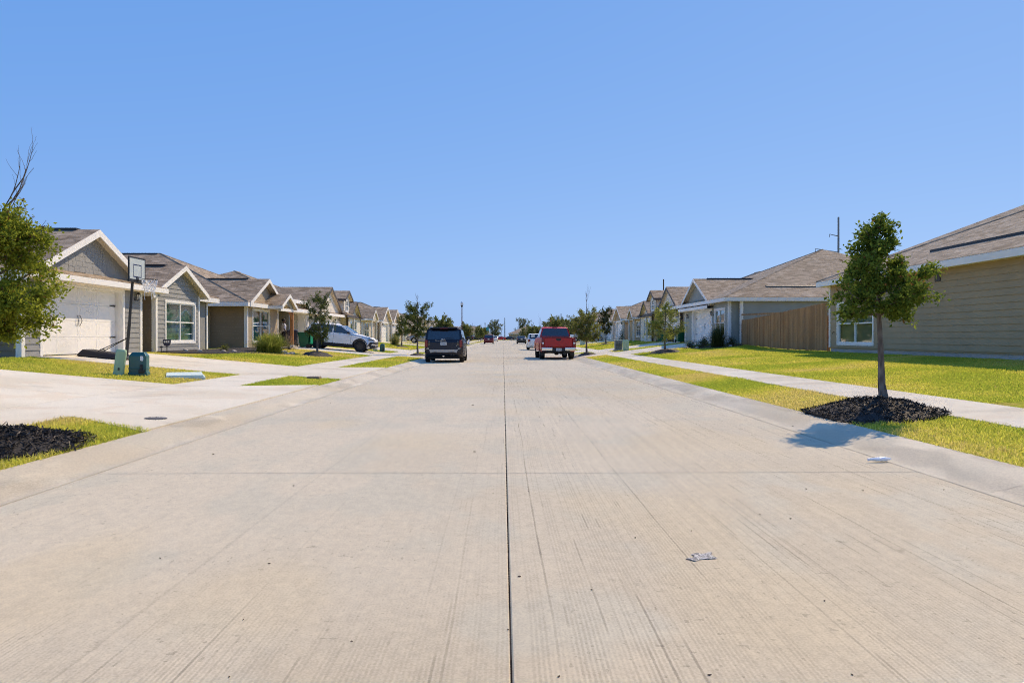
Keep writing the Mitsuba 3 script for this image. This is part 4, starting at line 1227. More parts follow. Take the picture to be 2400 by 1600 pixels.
# ---- mulch and trees
mulch(5.45, 11.9, 0.86, 1.25, 0.21, 'black mulch mound under the round street tree', 1, chips=3200)
mulch(-5.3, 8.55, 0.75, 1.15, 0.18, 'black mulch mound at the left edge of the picture', 2, chips=3000)
mulch(-9.3, 40.5, 0.85, 1.6, 0.22, 'dark mulch mound under the small tree in front of the tan house', 3)
mulch(-5.25, 49.8, 0.6, 1.3, 0.16, 'dark mulch mound beside the dark parked vehicle', 4)
mulch(9.25, 46.0, 0.85, 1.7, 0.20, 'dark mulch mound on the lawn before the wheeled bins', 5)
mulch(5.3, 51.0, 0.65, 1.3, 0.16, 'dark mulch mound beside the red pickup', 6)
mulch(-9.3, 74, 0.7, 1.4, 0.16, 'dark mulch mound under the slim tree by the beige house', 7)
mulch(10.2, 80, 0.7, 1.6, 0.15, 'dark mulch mound under the dark slender tree', 8)
mulch(-5.3, 118, 0.7, 1.6, 0.15, 'dark mulch mound beside the far left street lamp', 9)

tree('street_tree', 5.735, 12.05, 3.22, 1.66, 0.84, 'round full street tree in the mulch mound on the right strip', 21, leaves=13500, leaf=0.068, trunk_r=0.058, shape='cone', zoff=0.12,
     tone=(0.085, 0.14, 0.026), tone2=(0.28, 0.34, 0.055), lean=(-0.10, 0.0))
tree('street_tree', -5.50, 8.55, 2.58, 1.36, 0.66, 'leafy tree with bare top twigs reaching in at the left edge', 34, leaves=19000, leaf=0.046, trunk_r=0.05, shape='round', zoff=0.1, bare=0.0,
     tone=(0.18, 0.225, 0.03), tone2=(0.54, 0.56, 0.07))
tree('street_tree', -9.3, 40.5, 3.35, 1.25, 0.72, 'small open tree on the lawn in front of the tan house', 8, leaves=5000, leaf=0.08, trunk_r=0.05, shape='oval', zoff=0.1, sparse=0.3, lean=(0.25, 0.1), tone=(0.06, 0.09, 0.03), tone2=(0.20, 0.24, 0.07))
tree('street_tree', -5.25, 49.8, 3.85, 1.35, 0.84, 'pointed tree with a bare tip beside the dark parked vehicle', 10, leaves=5500, leaf=0.085, trunk_r=0.055, shape='oval', bare=0.75, zoff=0.08, tone=(0.06, 0.09, 0.03), tone2=(0.21, 0.25, 0.06))
tree('street_tree', -9.3, 74, 3.5, 1.5, 0.85, 'slim tree in front of the tan house with the dark bin', 12, leaves=2600, leaf=0.11, trunk_r=0.06, shape='cone', zoff=0.05)
tree('street_tree', 9.25, 46, 3.45, 1.3, 1.45, 'pale green tree on the lawn in front of the wheeled bins', 14, leaves=6000, leaf=0.085, trunk_r=0.055, shape='cone', zoff=0.1, tone=(0.17, 0.21, 0.045), tone2=(0.48, 0.50, 0.12))
tree('street_tree', 5.3, 51, 4.05, 1.05, 0.95, 'yellow-green tree with a bare forked tip beside the red pickup', 15, leaves=6500, leaf=0.085, trunk_r=0.055, shape='oval', bare=1.25, zoff=0.06, tone=(0.14, 0.17, 0.04), tone2=(0.38, 0.39, 0.10))
tree('street_tree', 10.2, 80, 4.1, 1.7, 0.75, 'dark slender tree in front of the beige far right house', 16, leaves=2600, leaf=0.12, trunk_r=0.06, shape='oval', zoff=0.05, tone=(0.045, 0.06, 0.028), tone2=(0.12, 0.14, 0.05))
for i, (x, y, top, lo, r, bare, sh, l) in enumerate([
        (-5.3, 71.5, 3.0, 1.3, 0.7, 0.3, 'oval', 'small tree rising behind the roof of the dark parked vehicle'), (-5.3, 78, 3.1, 1.3, 0.6, 0.4, 'oval', 'second small tree behind the roof of the dark parked vehicle'),
        (-5.3, 118, 3.3, 1.2, 0.85, 0.4, 'oval', 'thin tree just right of the near street lamp'), (-5.3, 192, 4.3, 1.4, 1.1, 0.9, 'cone', 'pointed tree left of the dark red vehicle'),
        (-6.5, 214, 3.9, 1.2, 1.3, 0, 'round', 'bushy tree left of the teal street sign'), (-5.4, 238, 3.7, 1.2, 1.2, 0, 'round', 'round tree behind the dark red vehicle'), (-5.6, 262, 3.7, 1.2, 1.3, 0, 'round', 'small round tree right of the dark red vehicle'),
        (5.4, 83, 3.4, 1.2, 0.95, 0.3, 'round', 'bushy tree above the roof of the red pickup'), (6.6, 96, 3.9, 1.3, 1.2, 0.5, 'round', 'wide green tree behind the red pickup'), (9.5, 121, 4.6, 1.4, 1.3, 0.6, 'cone', 'dark tree behind the red pickup before the big roof'),
        (9.8, 113, 3.9, 1.3, 1.2, 0, 'round', 'broad tree right behind the cab of the red pickup'), (5.4, 118, 4.0, 1.0, 0.8, 1.5, 'oval', 'tree with a tall bare crown behind the white crossover'),
        (5.2, 139, 3.7, 1.0, 0.95, 0.9, 'oval', 'tree with a thin bare tip behind the white crossover'), (5.6, 168, 3.6, 1.0, 1.2, 0, 'round', 'round tree beyond the white crossover'), (5.8, 233, 4.6, 1.0, 1.7, 0.5, 'cone', 'cone-shaped tree left of the white crossover')]):
    tree('street_tree', x, y, top, lo, r, l, 60 + i, leaves=1300, leaf=0.17 + y * 0.0006, trunk_r=0.06, shape=sh, bare=bare, tone=(0.10, 0.13, 0.045), tone2=(0.30, 0.32, 0.10))
for i, (x, y, top, r) in enumerate([(-44, 352, 7.2, 6), (-27, 360, 6.4, 5), (-11, 345, 5.2, 4), (-4, 372, 8.6, 5.5), (9, 366, 9.0, 6), (19, 350, 7.4, 5), (26, 371, 8.2, 6), (40, 356, 7.0, 6)]):
    tree('shade_tree', x, y, top, 1.6, r * 0.55, 'broad shade tree beyond the end of the street', 90 + i, leaves=1500, leaf=0.6, trunk_r=0.2, shape='round', tone=(0.11, 0.14, 0.08), tone2=(0.24, 0.27, 0.14), group='shade trees beyond the end of the street')

# bare twigs above the left tree (they belong to it)
def left_tree_top():
    rng = np.random.default_rng(5)
    mb = MB()
    root = np.array([-5.33, 8.5, 2.25])

    def grow(p, d, ln, r, n):
        pts = [p]
        for i in range(4):
            d = d + rng.normal(0, 0.10, 3); d /= np.linalg.norm(d)
            pts.append(pts[-1] + d * ln / 4)
        mb.tube(pts, np.linspace(r, r * 0.45, 5), 5)
        if n:
            for k in (2, 3, 4):
                grow(pts[k], d + np.array([rng.uniform(-0.7, 0.7), rng.uniform(-0.5, 0.5), rng.uniform(-0.1, 0.4)]), ln * rng.uniform(0.4, 0.62), r * 0.42, n - 1)
    grow(root, np.array([0.50, 0, 0.9]), 0.66, 0.013, 2)
    grow(root, np.array([0.16, 0.1, 1.0]), 0.80, 0.013, 2)
    grow(root + [0, 0, -0.2], np.array([0.75, 0.1, 0.55]), 0.5, 0.010, 1)
    put('street_tree_001__bare_limb', mb, 'm_bark')
left_tree_top()

# ---- beds and shrubs
def bed(key, pts, label):
    flat_slab(key, Polygon(pts), lift=0.035, m='m_mulch')
    struct(key, label)
bed('mulch_bed', [(-13.25, 31.0), (-12.6, 31.2), (-11.9, 33.2), (-11.5, 35.5), (-11.0, 37.5), (-10.3, 38.2), (-10.2, 39.6), (-11.2, 40.4), (-12.1, 43.5), (-12.3, 46.1), (-13.25, 46.1)], 'dark mulch bed along the fronts of the grey and the tan house')
bed('mulch_bed_001', [(13.25, 47.3), (13.85, 46.8), (13.7, 45.7), (12.3, 45.4), (11.3, 46.8), (10.9, 48.6), (11.6, 49.8), (13.25, 50.6)], 'dark mulch bed at the corner of the cedar fence')
grass_clump('grass_clump', -11.1, 38.5, 0.98, 0.90, 2400, 'large arching green grass clump in front of the tan house', 1)
grass_clump('grass_clump', -10.35, 77.5, 0.8, 1.2, 500, 'pale grass clump before the beige house beyond the white crossover', 2, plume=0.2, tone=((0.16, 0.18, 0.05), (0.42, 0.40, 0.16)))
grass_clump('grass_clump', 12.35, 46.3, 0.66, 1.15, 900, 'dark ornamental grass with pale plumes by the cedar fence', 3, plume=0.35, tone=((0.04, 0.06, 0.02), (0.12, 0.14, 0.05)))
for i, (x, y, r, h, l) in enumerate([(12.25, 48.9, 0.6, 0.62, 'low dark shrub left of the plumed grass by the fence'), (11.35, 48.7, 0.45, 0.42, 'small shrub at the tip of the bed by the blue-grey house'), (13.1, 46.3, 0.45, 0.6, 'dark shrub right of the plumed grass by the fence'), (11.75, 47.3, 0.55, 0.52, 'low shrub in front of the plumed grass by the fence')]):
    shrub('low_shrub', x, y, r, h, 900, l, 40 + i)
shrub('low_shrub', -12.5, 36.3, 0.28, 0.3, 260, 'small yellow-green plant in the mulch bed by the grey house', 50, tone=(0.10, 0.13, 0.02), tone2=(0.3, 0.3, 0.05))
shrub('low_shrub', -11.9, 45.0, 0.55, 0.85, 700, 'faded pink-brown shrub beside the porch of the tan house', 51, tone=(0.16, 0.11, 0.08), tone2=(0.42, 0.33, 0.27))
shrub('low_shrub', 12.6, 85, 0.7, 1.5, 700, 'grey-green shrub in front of the brown house', 52)
shrub('low_shrub', 11.6, 79.5, 0.5, 0.8, 500, 'yellow-green shrub behind the utility boxes', 53, tone=(0.10, 0.13, 0.03), tone2=(0.26, 0.27, 0.06))
shrub('low_shrub', 11.5, 106, 0.9, 1.1, 600, 'dark shrub in front of the beige far right house', 54)
# pale edging stones of the beds
rng = np.random.default_rng(77)
for i, (x, y) in enumerate([(-10.25, 38.4), (-10.15, 38.9), (-10.3, 39.5), (-10.9, 40.2), (-11.5, 41.3), (-11.9, 42.4), (-12.1, 43.6), (-12.0, 36.1), (-12.15, 35.2), (-12.6, 33.6), (-12.9, 32.9), (11.3, 46.9), (11.0, 48.3), (11.5, 49.7), (12.9, 45.6)]):
    m = trimesh.creation.icosphere(2, 1.0)
    v = m.vertices * (1 + 0.5 * (meshkit.noise(m.vertices * 1.7 + i * 9) - 0.5)[:, None]) * np.array([rng.uniform(0.09, 0.17), rng.uniform(0.09, 0.17), rng.uniform(0.05, 0.09)])
    k = put('edging_stone', (v + np.array([x, y, float(ground_z(x, y)) + 0.05]), m.faces), 'm_stone', smooth=True)
    lab(k, 'pale edging stone of the mulch bed in front of the %s' % ('tan and grey houses' if x < 0 else 'blue-grey house'), 'stone', 'pale stones edging the mulch beds on the %s' % ('left' if x < 0 else 'right'))


# ------------------------------------------------------------------ vehicles (local axes: x right, y forward, z up, origin on the ground under the middle)
def paint(name, c, rough=0.3, metal=0.0, coat=0.5):
    mat(name, c, rough, metallic=metal, clearcoat=coat, clearcoat_gloss=0.95, specular=0.35)


paint('m_navy', (0.006, 0.008, 0.018), coat=0.35)
paint('m_red', (0.43, 0.010, 0.012))
paint('m_darkred', (0.14, 0.008, 0.016))
paint('m_carwhite', (0.80, 0.79, 0.76))
paint('m_silver', (0.34, 0.34, 0.33), metal=0.4)
paint('m_bluecar', (0.03, 0.08, 0.22))
paint('m_darkcar', (0.02, 0.024, 0.026))
mat('m_tint', (0.010, 0.014, 0.018), 0.05, specular=0.9, clearcoat=1.0, clearcoat_gloss=0.99)
mat('m_tyre', (0.018, 0.018, 0.018), 0.8)
mat('m_plastic', (0.030, 0.030, 0.032), 0.65)
mat('m_chrome', (0.72, 0.72, 0.70), 0.18, metallic=1.0)
mat('m_rim', (0.45, 0.45, 0.46), 0.3, metallic=0.9)
mat('m_rimdark', (0.05, 0.05, 0.05), 0.35, metallic=0.3)
mat('m_tail', (0.20, 0.006, 0.006), 0.15, clearcoat=1.0)
mat('m_lightglass', (0.75, 0.76, 0.76), 0.1, clearcoat=1.0)
mat('m_headlamp', (0.16, 0.17, 0.18), 0.08, clearcoat=1.0)
mat('m_plate', (0.62, 0.64, 0.62), 0.4)
mat('m_platetext', (0.10, 0.11, 0.13), 0.5)


def CS(pts, r=0.0):
    p = np.asarray(pts, float)
    if np.dot(p[:, 0], np.roll(p[:, 1], -1)) < np.dot(p[:, 1], np.roll(p[:, 0], -1)):
        p = p[::-1]
    c = m3.CrossSection([p])
    if r:
        c = c.offset(-r, m3.JoinType.Round, 2.0, 24).offset(r, m3.JoinType.Round, 2.0, 24)
    return c


def side_ex(pts, w, r=0.0):      # (y, z) outline extruded across x in [-w, w]
    return m3.Manifold.extrude(CS(pts, r), 2 * w).translate((0, 0, -w)).transform(np.array([[0, 0, 1, 0], [1, 0, 0, 0], [0, 1, 0, 0]], float))


def front_ex(pts, y0, y1, r=0.0):   # (x, z) outline extruded along y
    return m3.Manifold.extrude(CS(pts, r), y1 - y0).transform(np.array([[1, 0, 0, 0], [0, 0, -1, y1], [0, 1, 0, 0]], float))


def plan_ex(pts, z0, z1, r=0.0):
    return m3.Manifold.extrude(CS(pts, r), z1 - z0).translate((0, 0, z0))


def sym(pts):
    return list(pts) + [(-x, z) for x, z in pts[::-1]]


def wheel(car, tr, x, y, R, W, rim, spokes=5):
    sg = 1 if x > 0 else -1
    tyre = MB()
    prof = [(0.60 * R, -W / 2), (0.92 * R, -W / 2), (R, -W / 2 + 0.03), (R, W / 2 - 0.03), (0.92 * R, W / 2), (0.60 * R, W / 2)]
    n = 26
    a = np.arange(n) * 2 * np.pi / n
    v = np.array([[(x + w, y + r * np.cos(t), R + r * np.sin(t)) for t in a] for r, w in prof]).reshape(-1, 3)
    f = [[i * n + j, i * n + (j + 1) % n, ((i + 1) % 6) * n + (j + 1) % n, ((i + 1) % 6) * n + j] for i in range(6) for j in range(n)]
    k = put(car + '__wheel', tyre.add(v, f), 'm_tyre', smooth=35, tr=tr)
    mb = MB()
    xo = x + sg * (W / 2 - 0.02)
    mb.tube([(x - sg * W * 0.2, y, R), (x + sg * W * 0.12, y, R)], 0.60 * R, n)
    for i in range(spokes):
        t = i * 2 * math.pi / spokes + 0.3
        c, s = math.cos(t), math.sin(t)
        mb.hexa([(x, y - s * 0.035, R + c * 0.035), (x, y + s * 0.035, R - c * 0.035), (x, y + c * 0.6 * R + s * 0.05, R + s * 0.6 * R - c * 0.05), (x, y + c * 0.6 * R - s * 0.05, R + s * 0.6 * R + c * 0.05)] +
                [(xo, y - s * 0.035, R + c * 0.035), (xo, y + s * 0.035, R - c * 0.035), (xo, y + c * 0.6 * R + s * 0.05, R + s * 0.6 * R - c * 0.05), (xo, y + c * 0.6 * R - s * 0.05, R + s * 0.6 * R + c * 0.05)])
    mb.tube([(xo - sg * 0.02, y, R), (xo + sg * 0.012, y, R)], 0.07, 10)
    rg = MB()
    put(k + '__rim', mb, rim, tr=tr)


def M(m):
    return MB().man(m)


def car(key, x, y, deg, label, body, L=4.6, W=1.86, H=1.65, kind='suv', cladding=None, rim='m_rim', plate=True, rails=False, group=None, z=None, detail=1, pitch=0.0, tail=True, spoiler=True):
    """Three-view intersection body with glass cut flush, arches, wheels, lamps, bumpers and mirrors."""
    key = num(key)
    z = float(ground_z(x, y)) if z is None else z
    tr = place(x, y, z, deg, pitch)
    b = -L / 2
    if kind == 'suv':
        prof = [(b + 0.02, 0.42), (b, 0.62), (b + 0.02, 0.92), (b + 0.10, 1.06), (b + 0.30, H - 0.30), (b + 0.44, H - 0.06), (b + 0.75, H), (b + L * 0.42, H), (b + L * 0.53, H - 0.09), (b + L * 0.715, 1.08), (b + L * 0.93, 0.94), (b + L * 0.985, 0.80), (b + L, 0.60), (b + L - 0.03, 0.36), (b + L - 0.25, 0.24), (b + 0.25, 0.26)]
        ws = (b + L * 0.535, H - 0.11, b + L * 0.70, 1.10)
        rg = (b + 0.10, 1.07, b + 0.42, H - 0.09)
        win = [(b + 0.34, 1.10), (b + 0.52, H - 0.14), (b + L * 0.42, H - 0.10), (b + L * 0.52, H - 0.17), (b + L * 0.665, 1.06)]
    elif kind == 'boxy':
        prof = [(b + 0.03, 0.40), (b, 0.55), (b + 0.01, 1.02), (b + 0.06, 1.14), (b + 0.26, H - 0.16), (b + 0.36, H - 0.03), (b + 0.7, H), (b + L * 0.46, H - 0.01), (b + L * 0.56, H - 0.08), (b + L * 0.69, 1.20), (b + L * 0.94, 1.08), (b + L * 0.99, 0.95), (b + L, 0.60), (b + L - 0.04, 0.38), (b + L - 0.3, 0.24), (b + 0.3, 0.28)]
        ws = (b + L * 0.565, H - 0.10, b + L * 0.68, 1.22)
        rg = (b + 0.06, 1.15, b + 0.26, H - 0.15)
        win = [(b + 0.33, 1.20), (b + 0.48, H - 0.16), (b + L * 0.46, H - 0.13), (b + L * 0.55, H - 0.19), (b + L * 0.655, 1.17)]
    else:  # sedan
        prof = [(b + 0.02, 0.40), (b, 0.65), (b + 0.06, 0.98), (b + 0.62, 1.02), (b + 1.25, H - 0.06), (b + 1.7, H), (b + L * 0.52, H - 0.02), (b + L * 0.73, 0.98), (b + L * 0.95, 0.80), (b + L, 0.55), (b + L - 0.03, 0.34), (b + L - 0.25, 0.20), (b + 0.25, 0.22)]
        ws = (b + L * 0.53, H - 0.06, b + L * 0.72, 0.99)
        rg = (b + 0.66, 1.03, b + 1.2, H - 0.08)
        win = [(b + 0.95, 1.00), (b + 1.42, H - 0.12), (b + L * 0.52, H - 0.10), (b + L * 0.69, 0.97)]
    hw = W / 2
    gh = hw - 0.23 * (H - 0.95)
    fr = sym([(hw - 0.06, 0.18), (hw - 0.01, 0.42), (hw, 0.70), (hw - 0.02, 0.98), (gh + 0.03, H - 0.10), (gh - 0.08, H + 0.002)])
    pl = [(hw - 0.13, b), (hw - 0.02, b + 0.35), (hw, b + 1.2), (hw, b + L * 0.72), (hw - 0.04, b + L * 0.90), (hw - 0.28, b + L)]
    pl = pl + [(-x_, y_) for x_, y_ in pl[::-1]]
    solid = side_ex(prof, hw + 0.1, 0.06) ^ front_ex(fr, b - 0.1, b + L + 0.1, 0.06) ^ plan_ex(pl, 0, 3, 0.10)
    R = 0.36 if kind != 'sedan' else 0.33
    yr, yf = b + L * 0.20, b + L * 0.795
    for yy in (yr, yf):
        for sg in (-1, 1):
            solid = solid - m3.Manifold.cylinder(0.34, R + 0.055, R + 0.055, 28).rotate((0, 90, 0)).translate((sg * hw - (0.30 if sg > 0 else 0.04), yy, R))
    inner = side_ex(prof, hw + 0.1).scale((1, 0.985, 0.985)).translate((0, 0, 0.006)) ^ front_ex([(p[0] * 0.965, p[1]) for p in fr], b - 0.1, b + L + 0.1)
    sw = side_ex(win, hw + 0.2, 0.02)
    pill = b + L * 0.40
    bp = m3.Manifold.cube((3, 0.075, 3)).translate((-1.5, pill, 0))
    bp2 = m3.Manifold.cube((3, 0.07, 3)).translate((-1.5, b + L * 0.20 if kind != 'sedan' else b + 1.2, 0))
    gw = gh - 0.02
    wsx = front_ex(sym([(hw - 0.20, ws[3] + 0.02), (gh - 0.06, ws[1])]), 0.0 if kind != 'x' else 0, b + L * 0.74, 0.03)
    rgx = front_ex(sym([(hw - 0.19, rg[1] + 0.02), (gh - 0.05, rg[3])]), b - 0.1, rg[2] + 0.02, 0.04)
    ws_cut = wsx ^ side_ex([(ws[0], ws[1]), (ws[0] + 0.25, ws[1] + 0.2), (ws[2] + 0.3, ws[3] + 0.2), (ws[2], ws[3])], 2)
    glass_side = (solid ^ sw) - bp - bp2
    glass_ws = solid ^ ws_cut ^ m3.Manifold.cube((4, 10, 10)).translate((-2, ws[0] - 0.02, ws[3])) - sw
    glass_rear = (solid ^ rgx ^ m3.Manifold.cube((4, 10, 10)).translate((-2, -9.2 + rg[2], rg[1]))) - sw
    shell = solid - glass_side - glass_ws - glass_rear
    put(key + '__body', M(shell), body, smooth=32, tr=tr)
    put(key + '__side_window', M(glass_side.scale((1.003, 1, 1))), 'm_tint', tr=tr)
    put(key + '__windscreen', M(glass_ws.translate((0, 0.005, 0.004))), 'm_tint', tr=tr)
    put(key + '__rear_window', M(glass_rear.translate((0, -0.005, 0.003))), 'm_tint', tr=tr)
    for yy in (yr, yf):
        for sg in (-1, 1):
            wheel(key, tr, sg * (hw - 0.125), yy, R, 0.23, rim)
    put(key + '__underbody', MB().box(-hw + 0.2, hw - 0.2, b + 0.35, b + L - 0.35, 0.20, 0.45), 'm_plastic', tr=tr)
    for sg in (-1, 1):
        put(key + '__mirror', M(rbox(sg * (hw + 0.10) - 0.10, sg * (hw + 0.10) + 0.10, win[-1][0] - 0.22, win[-1][0] - 0.08, win[-1][1] + 0.00, win[-1][1] + 0.15, 0.04)), body if cladding is None else 'm_plastic', smooth=True, tr=tr)
    if detail:
        zt = 0.80 if kind != 'boxy' else 0.72
        for sg in (-1, 1):
            t = (solid.scale((1.006, 1.004, 1.0)) ^ m3.Manifold.cube((0.34, 0.35, 0.26)).translate((sg * hw - (0.26 if sg > 0 else 0.08), b - 0.06, zt)))
            if tail: put(key + '__tail_light', M(t), 'm_tail', smooth=30, tr=tr)
            t = (solid.scale((1.006, 1.004, 1.0)) ^ m3.Manifold.cube((0.5, 0.42, 0.085)).translate((sg * hw - (0.42 if sg > 0 else 0.08), b + L - 0.40, 0.76)))
            put(key + '__headlight', M(t), 'm_headlamp', smooth=30, tr=tr)
        bm = solid.scale((1.004, 1.006, 1.0))
        put(key + '__rear_bumper', M(bm ^ m3.Manifold.cube((3, 0.4, 0.27)).translate((-1.5, b - 0.1, 0.22))), cladding or body, smooth=30, tr=tr)
        put(key + '__front_bumper', M(bm ^ m3.Manifold.cube((3, 0.5, 0.26)).translate((-1.5, b + L - 0.3, 0.2))), cladding or body, smooth=30, tr=tr)
        put(key + '__grille', M(solid.scale((0.9, 1.005, 1)) ^ m3.Manifold.cube((1.1, 0.4, 0.20)).translate((-0.55, b + L - 0.3, 0.50))), 'm_plastic', tr=tr)
        if plate:
            put(key + '__number_plate', MB().box(-0.16, 0.16, b - 0.02, b + 0.03, 0.76, 0.92), 'm_plate', tr=tr)
    if cladding:
        for yy in (yr, yf):
            for sg in (-1, 1):
                ring = (m3.Manifold.cylinder(0.2, R + 0.12, R + 0.12, 30) - m3.Manifold.cylinder(0.2, R + 0.05, R + 0.05, 30)).rotate((0, 90, 0)).translate((sg * hw - (0.18 if sg > 0 else 0.02), yy, R))
                ring = ring ^ solid.scale((1.012, 1.01, 1.0)) ^ m3.Manifold.cube((4, 10, 4)).translate((-2, -5, 0.24))
                put(key + '__arch_trim', M(ring), cladding, smooth=30, tr=tr)
        put(key + '__sill', M(solid.scale((1.01, 1, 1)) ^ m3.Manifold.cube((4, yf - yr - 2 * R - 0.2, 0.26)).translate((-2, yr + R + 0.1, 0.18))), cladding, smooth=30, tr=tr)
    if rails:
        for sg in (-1, 1):
            put(key + '__roof_rail', MB().tube([(sg * (gh - 0.10), b + 0.62, H + 0.0), (sg * (gh - 0.08), b + 0.72, H + 0.055), (sg * (gh - 0.06), b + L * 0.46, H + 0.055), (sg * (gh - 0.08), b + L * 0.49, H - 0.01)], 0.022, 6), 'm_chrome', smooth=True, tr=tr)
    lab(key, label, 'car', group)
    return key, tr, dict(b=b, L=L, hw=hw, H=H, gh=gh, solid=solid, yr=yr, yf=yf, R=R)


def letters(key, text, h, tr, x0, y, z0, m, spread=1.0, depth=0.01):
    """Raised letters on a rear face (reading left to right as seen from behind)."""
    x = x0
    for ch in text:
        if ch == ' ':
            x += h * 0.6; continue
        lm = meshkit.text_mesh(ch, h, depth)
        v = np.array(lm.vertices)
        w = v[:, 0].max() - min(0, v[:, 0].min())
        q = np.stack([v[:, 0] + x, y - v[:, 2], v[:, 1] + z0], 1)
        put(key + '__letter', (q, lm.faces), m, tr=tr)
        x += w + h * 0.35 * spread
    return x


# the dark parked vehicle on the left
k, tr, g = car('parked_suv', -2.98, 42.9, 0, 'dark navy vehicle parked at the left curb, seen from behind with a white plate', 'm_navy', L=5.0, W=1.99, H=1.76, kind='boxy', rim='m_rim', plate=False, rails=True, z=0.0, tail=False)
b = g['b']
put(k + '__number_plate', MB().box(-0.155, 0.155, b - 0.028, b + 0.02, 0.88, 1.03), 'm_plate', tr=tr)
put(k + '__number_plate__characters', MB().poly(unary_union([sbox(-0.12 + i * 0.036, 0.93, -0.097 + i * 0.036, 0.985) for i in range(7)]), 0, 0.004, lambda u, v, w: np.stack([u, b - 0.028 - w, v], 1)), 'm_platetext', tr=tr)
for sg in (-1, 1):
    put(k + '__tail_light', MB().man(rbox(sg * 0.86 - 0.07, sg * 0.86 + 0.07, b - 0.012, b + 0.09, 0.78, 1.14, 0.03)), 'm_tail', smooth=True, tr=tr)
    put(k + '__tail_light__inner_lens', MB().man(rbox(sg * 0.72 - 0.045, sg * 0.72 + 0.045, b - 0.012, b + 0.09, 0.86, 1.10, 0.02)), 'm_tint', smooth=True, tr=tr)
    put(k + '__exhaust', MB().tube([(0.45 + sg * 0.065, b - 0.03, 0.42), (0.45 + sg * 0.065, b + 0.1, 0.42)], 0.045, 12), 'm_black', tr=tr)
    put(k + '__reflector', MB().box(sg * 0.78 - 0.06, sg * 0.78 + 0.06, b - 0.018, b + 0.02, 0.70, 0.725), 'm_chrome', tr=tr)
sk = [(-0.72, 0.665), (0.72, 0.665), (0.66, 0.50), (0.45, 0.545), (0.2, 0.52), (-0.2, 0.52), (-0.45, 0.545), (-0.66, 0.50)]
put(k + '__skid_plate', MB().poly(Polygon(sk), 0, 0.05, lambda u, v, w: np.stack([u, b + 0.02 - w, v], 1)), 'm_silver', tr=tr)
put(k + '__spoiler', MB().man(rbox(-0.68, 0.68, b + 0.12, b + 0.62, 1.70, 1.775, 0.03)), 'm_navy', smooth=True, tr=tr)
put(k + '__brake_light', MB().box(-0.2, 0.2, b + 0.10, b + 0.14, 1.71, 1.735), 'm_tail', tr=tr)
put(k + '__wiper', MB().tube([(-0.05, b + 0.02, 1.205), (0.2, b - 0.005, 1.235), (0.5, b + 0.012, 1.215)], 0.012, 5), 'm_black', tr=tr)
put(k + '__antenna', MB().tube([(0, b + 0.7, 1.75), (0, b + 0.62, 1.84)], [0.035, 0.012], 6), 'm_black', tr=tr)
letters(k, 'TELLURIDE', 0.045, tr, -0.42, b - 0.004, 1.075, 'm_chrome', spread=1.75)
letters(k, 'KIA', 0.075, tr, -0.125, b + 0.006, 1.135, 'm_lightglass', spread=0.15)
letters(k, 'SX', 0.035, tr, 0.62, b - 0.004, 0.84, 'm_chrome', spread=0.4)
put(k + '__tow_bar', MB().box(-0.04, 0.04, b - 0.06, b + 0.25, 0.30, 0.36), 'm_chrome', tr=tr)


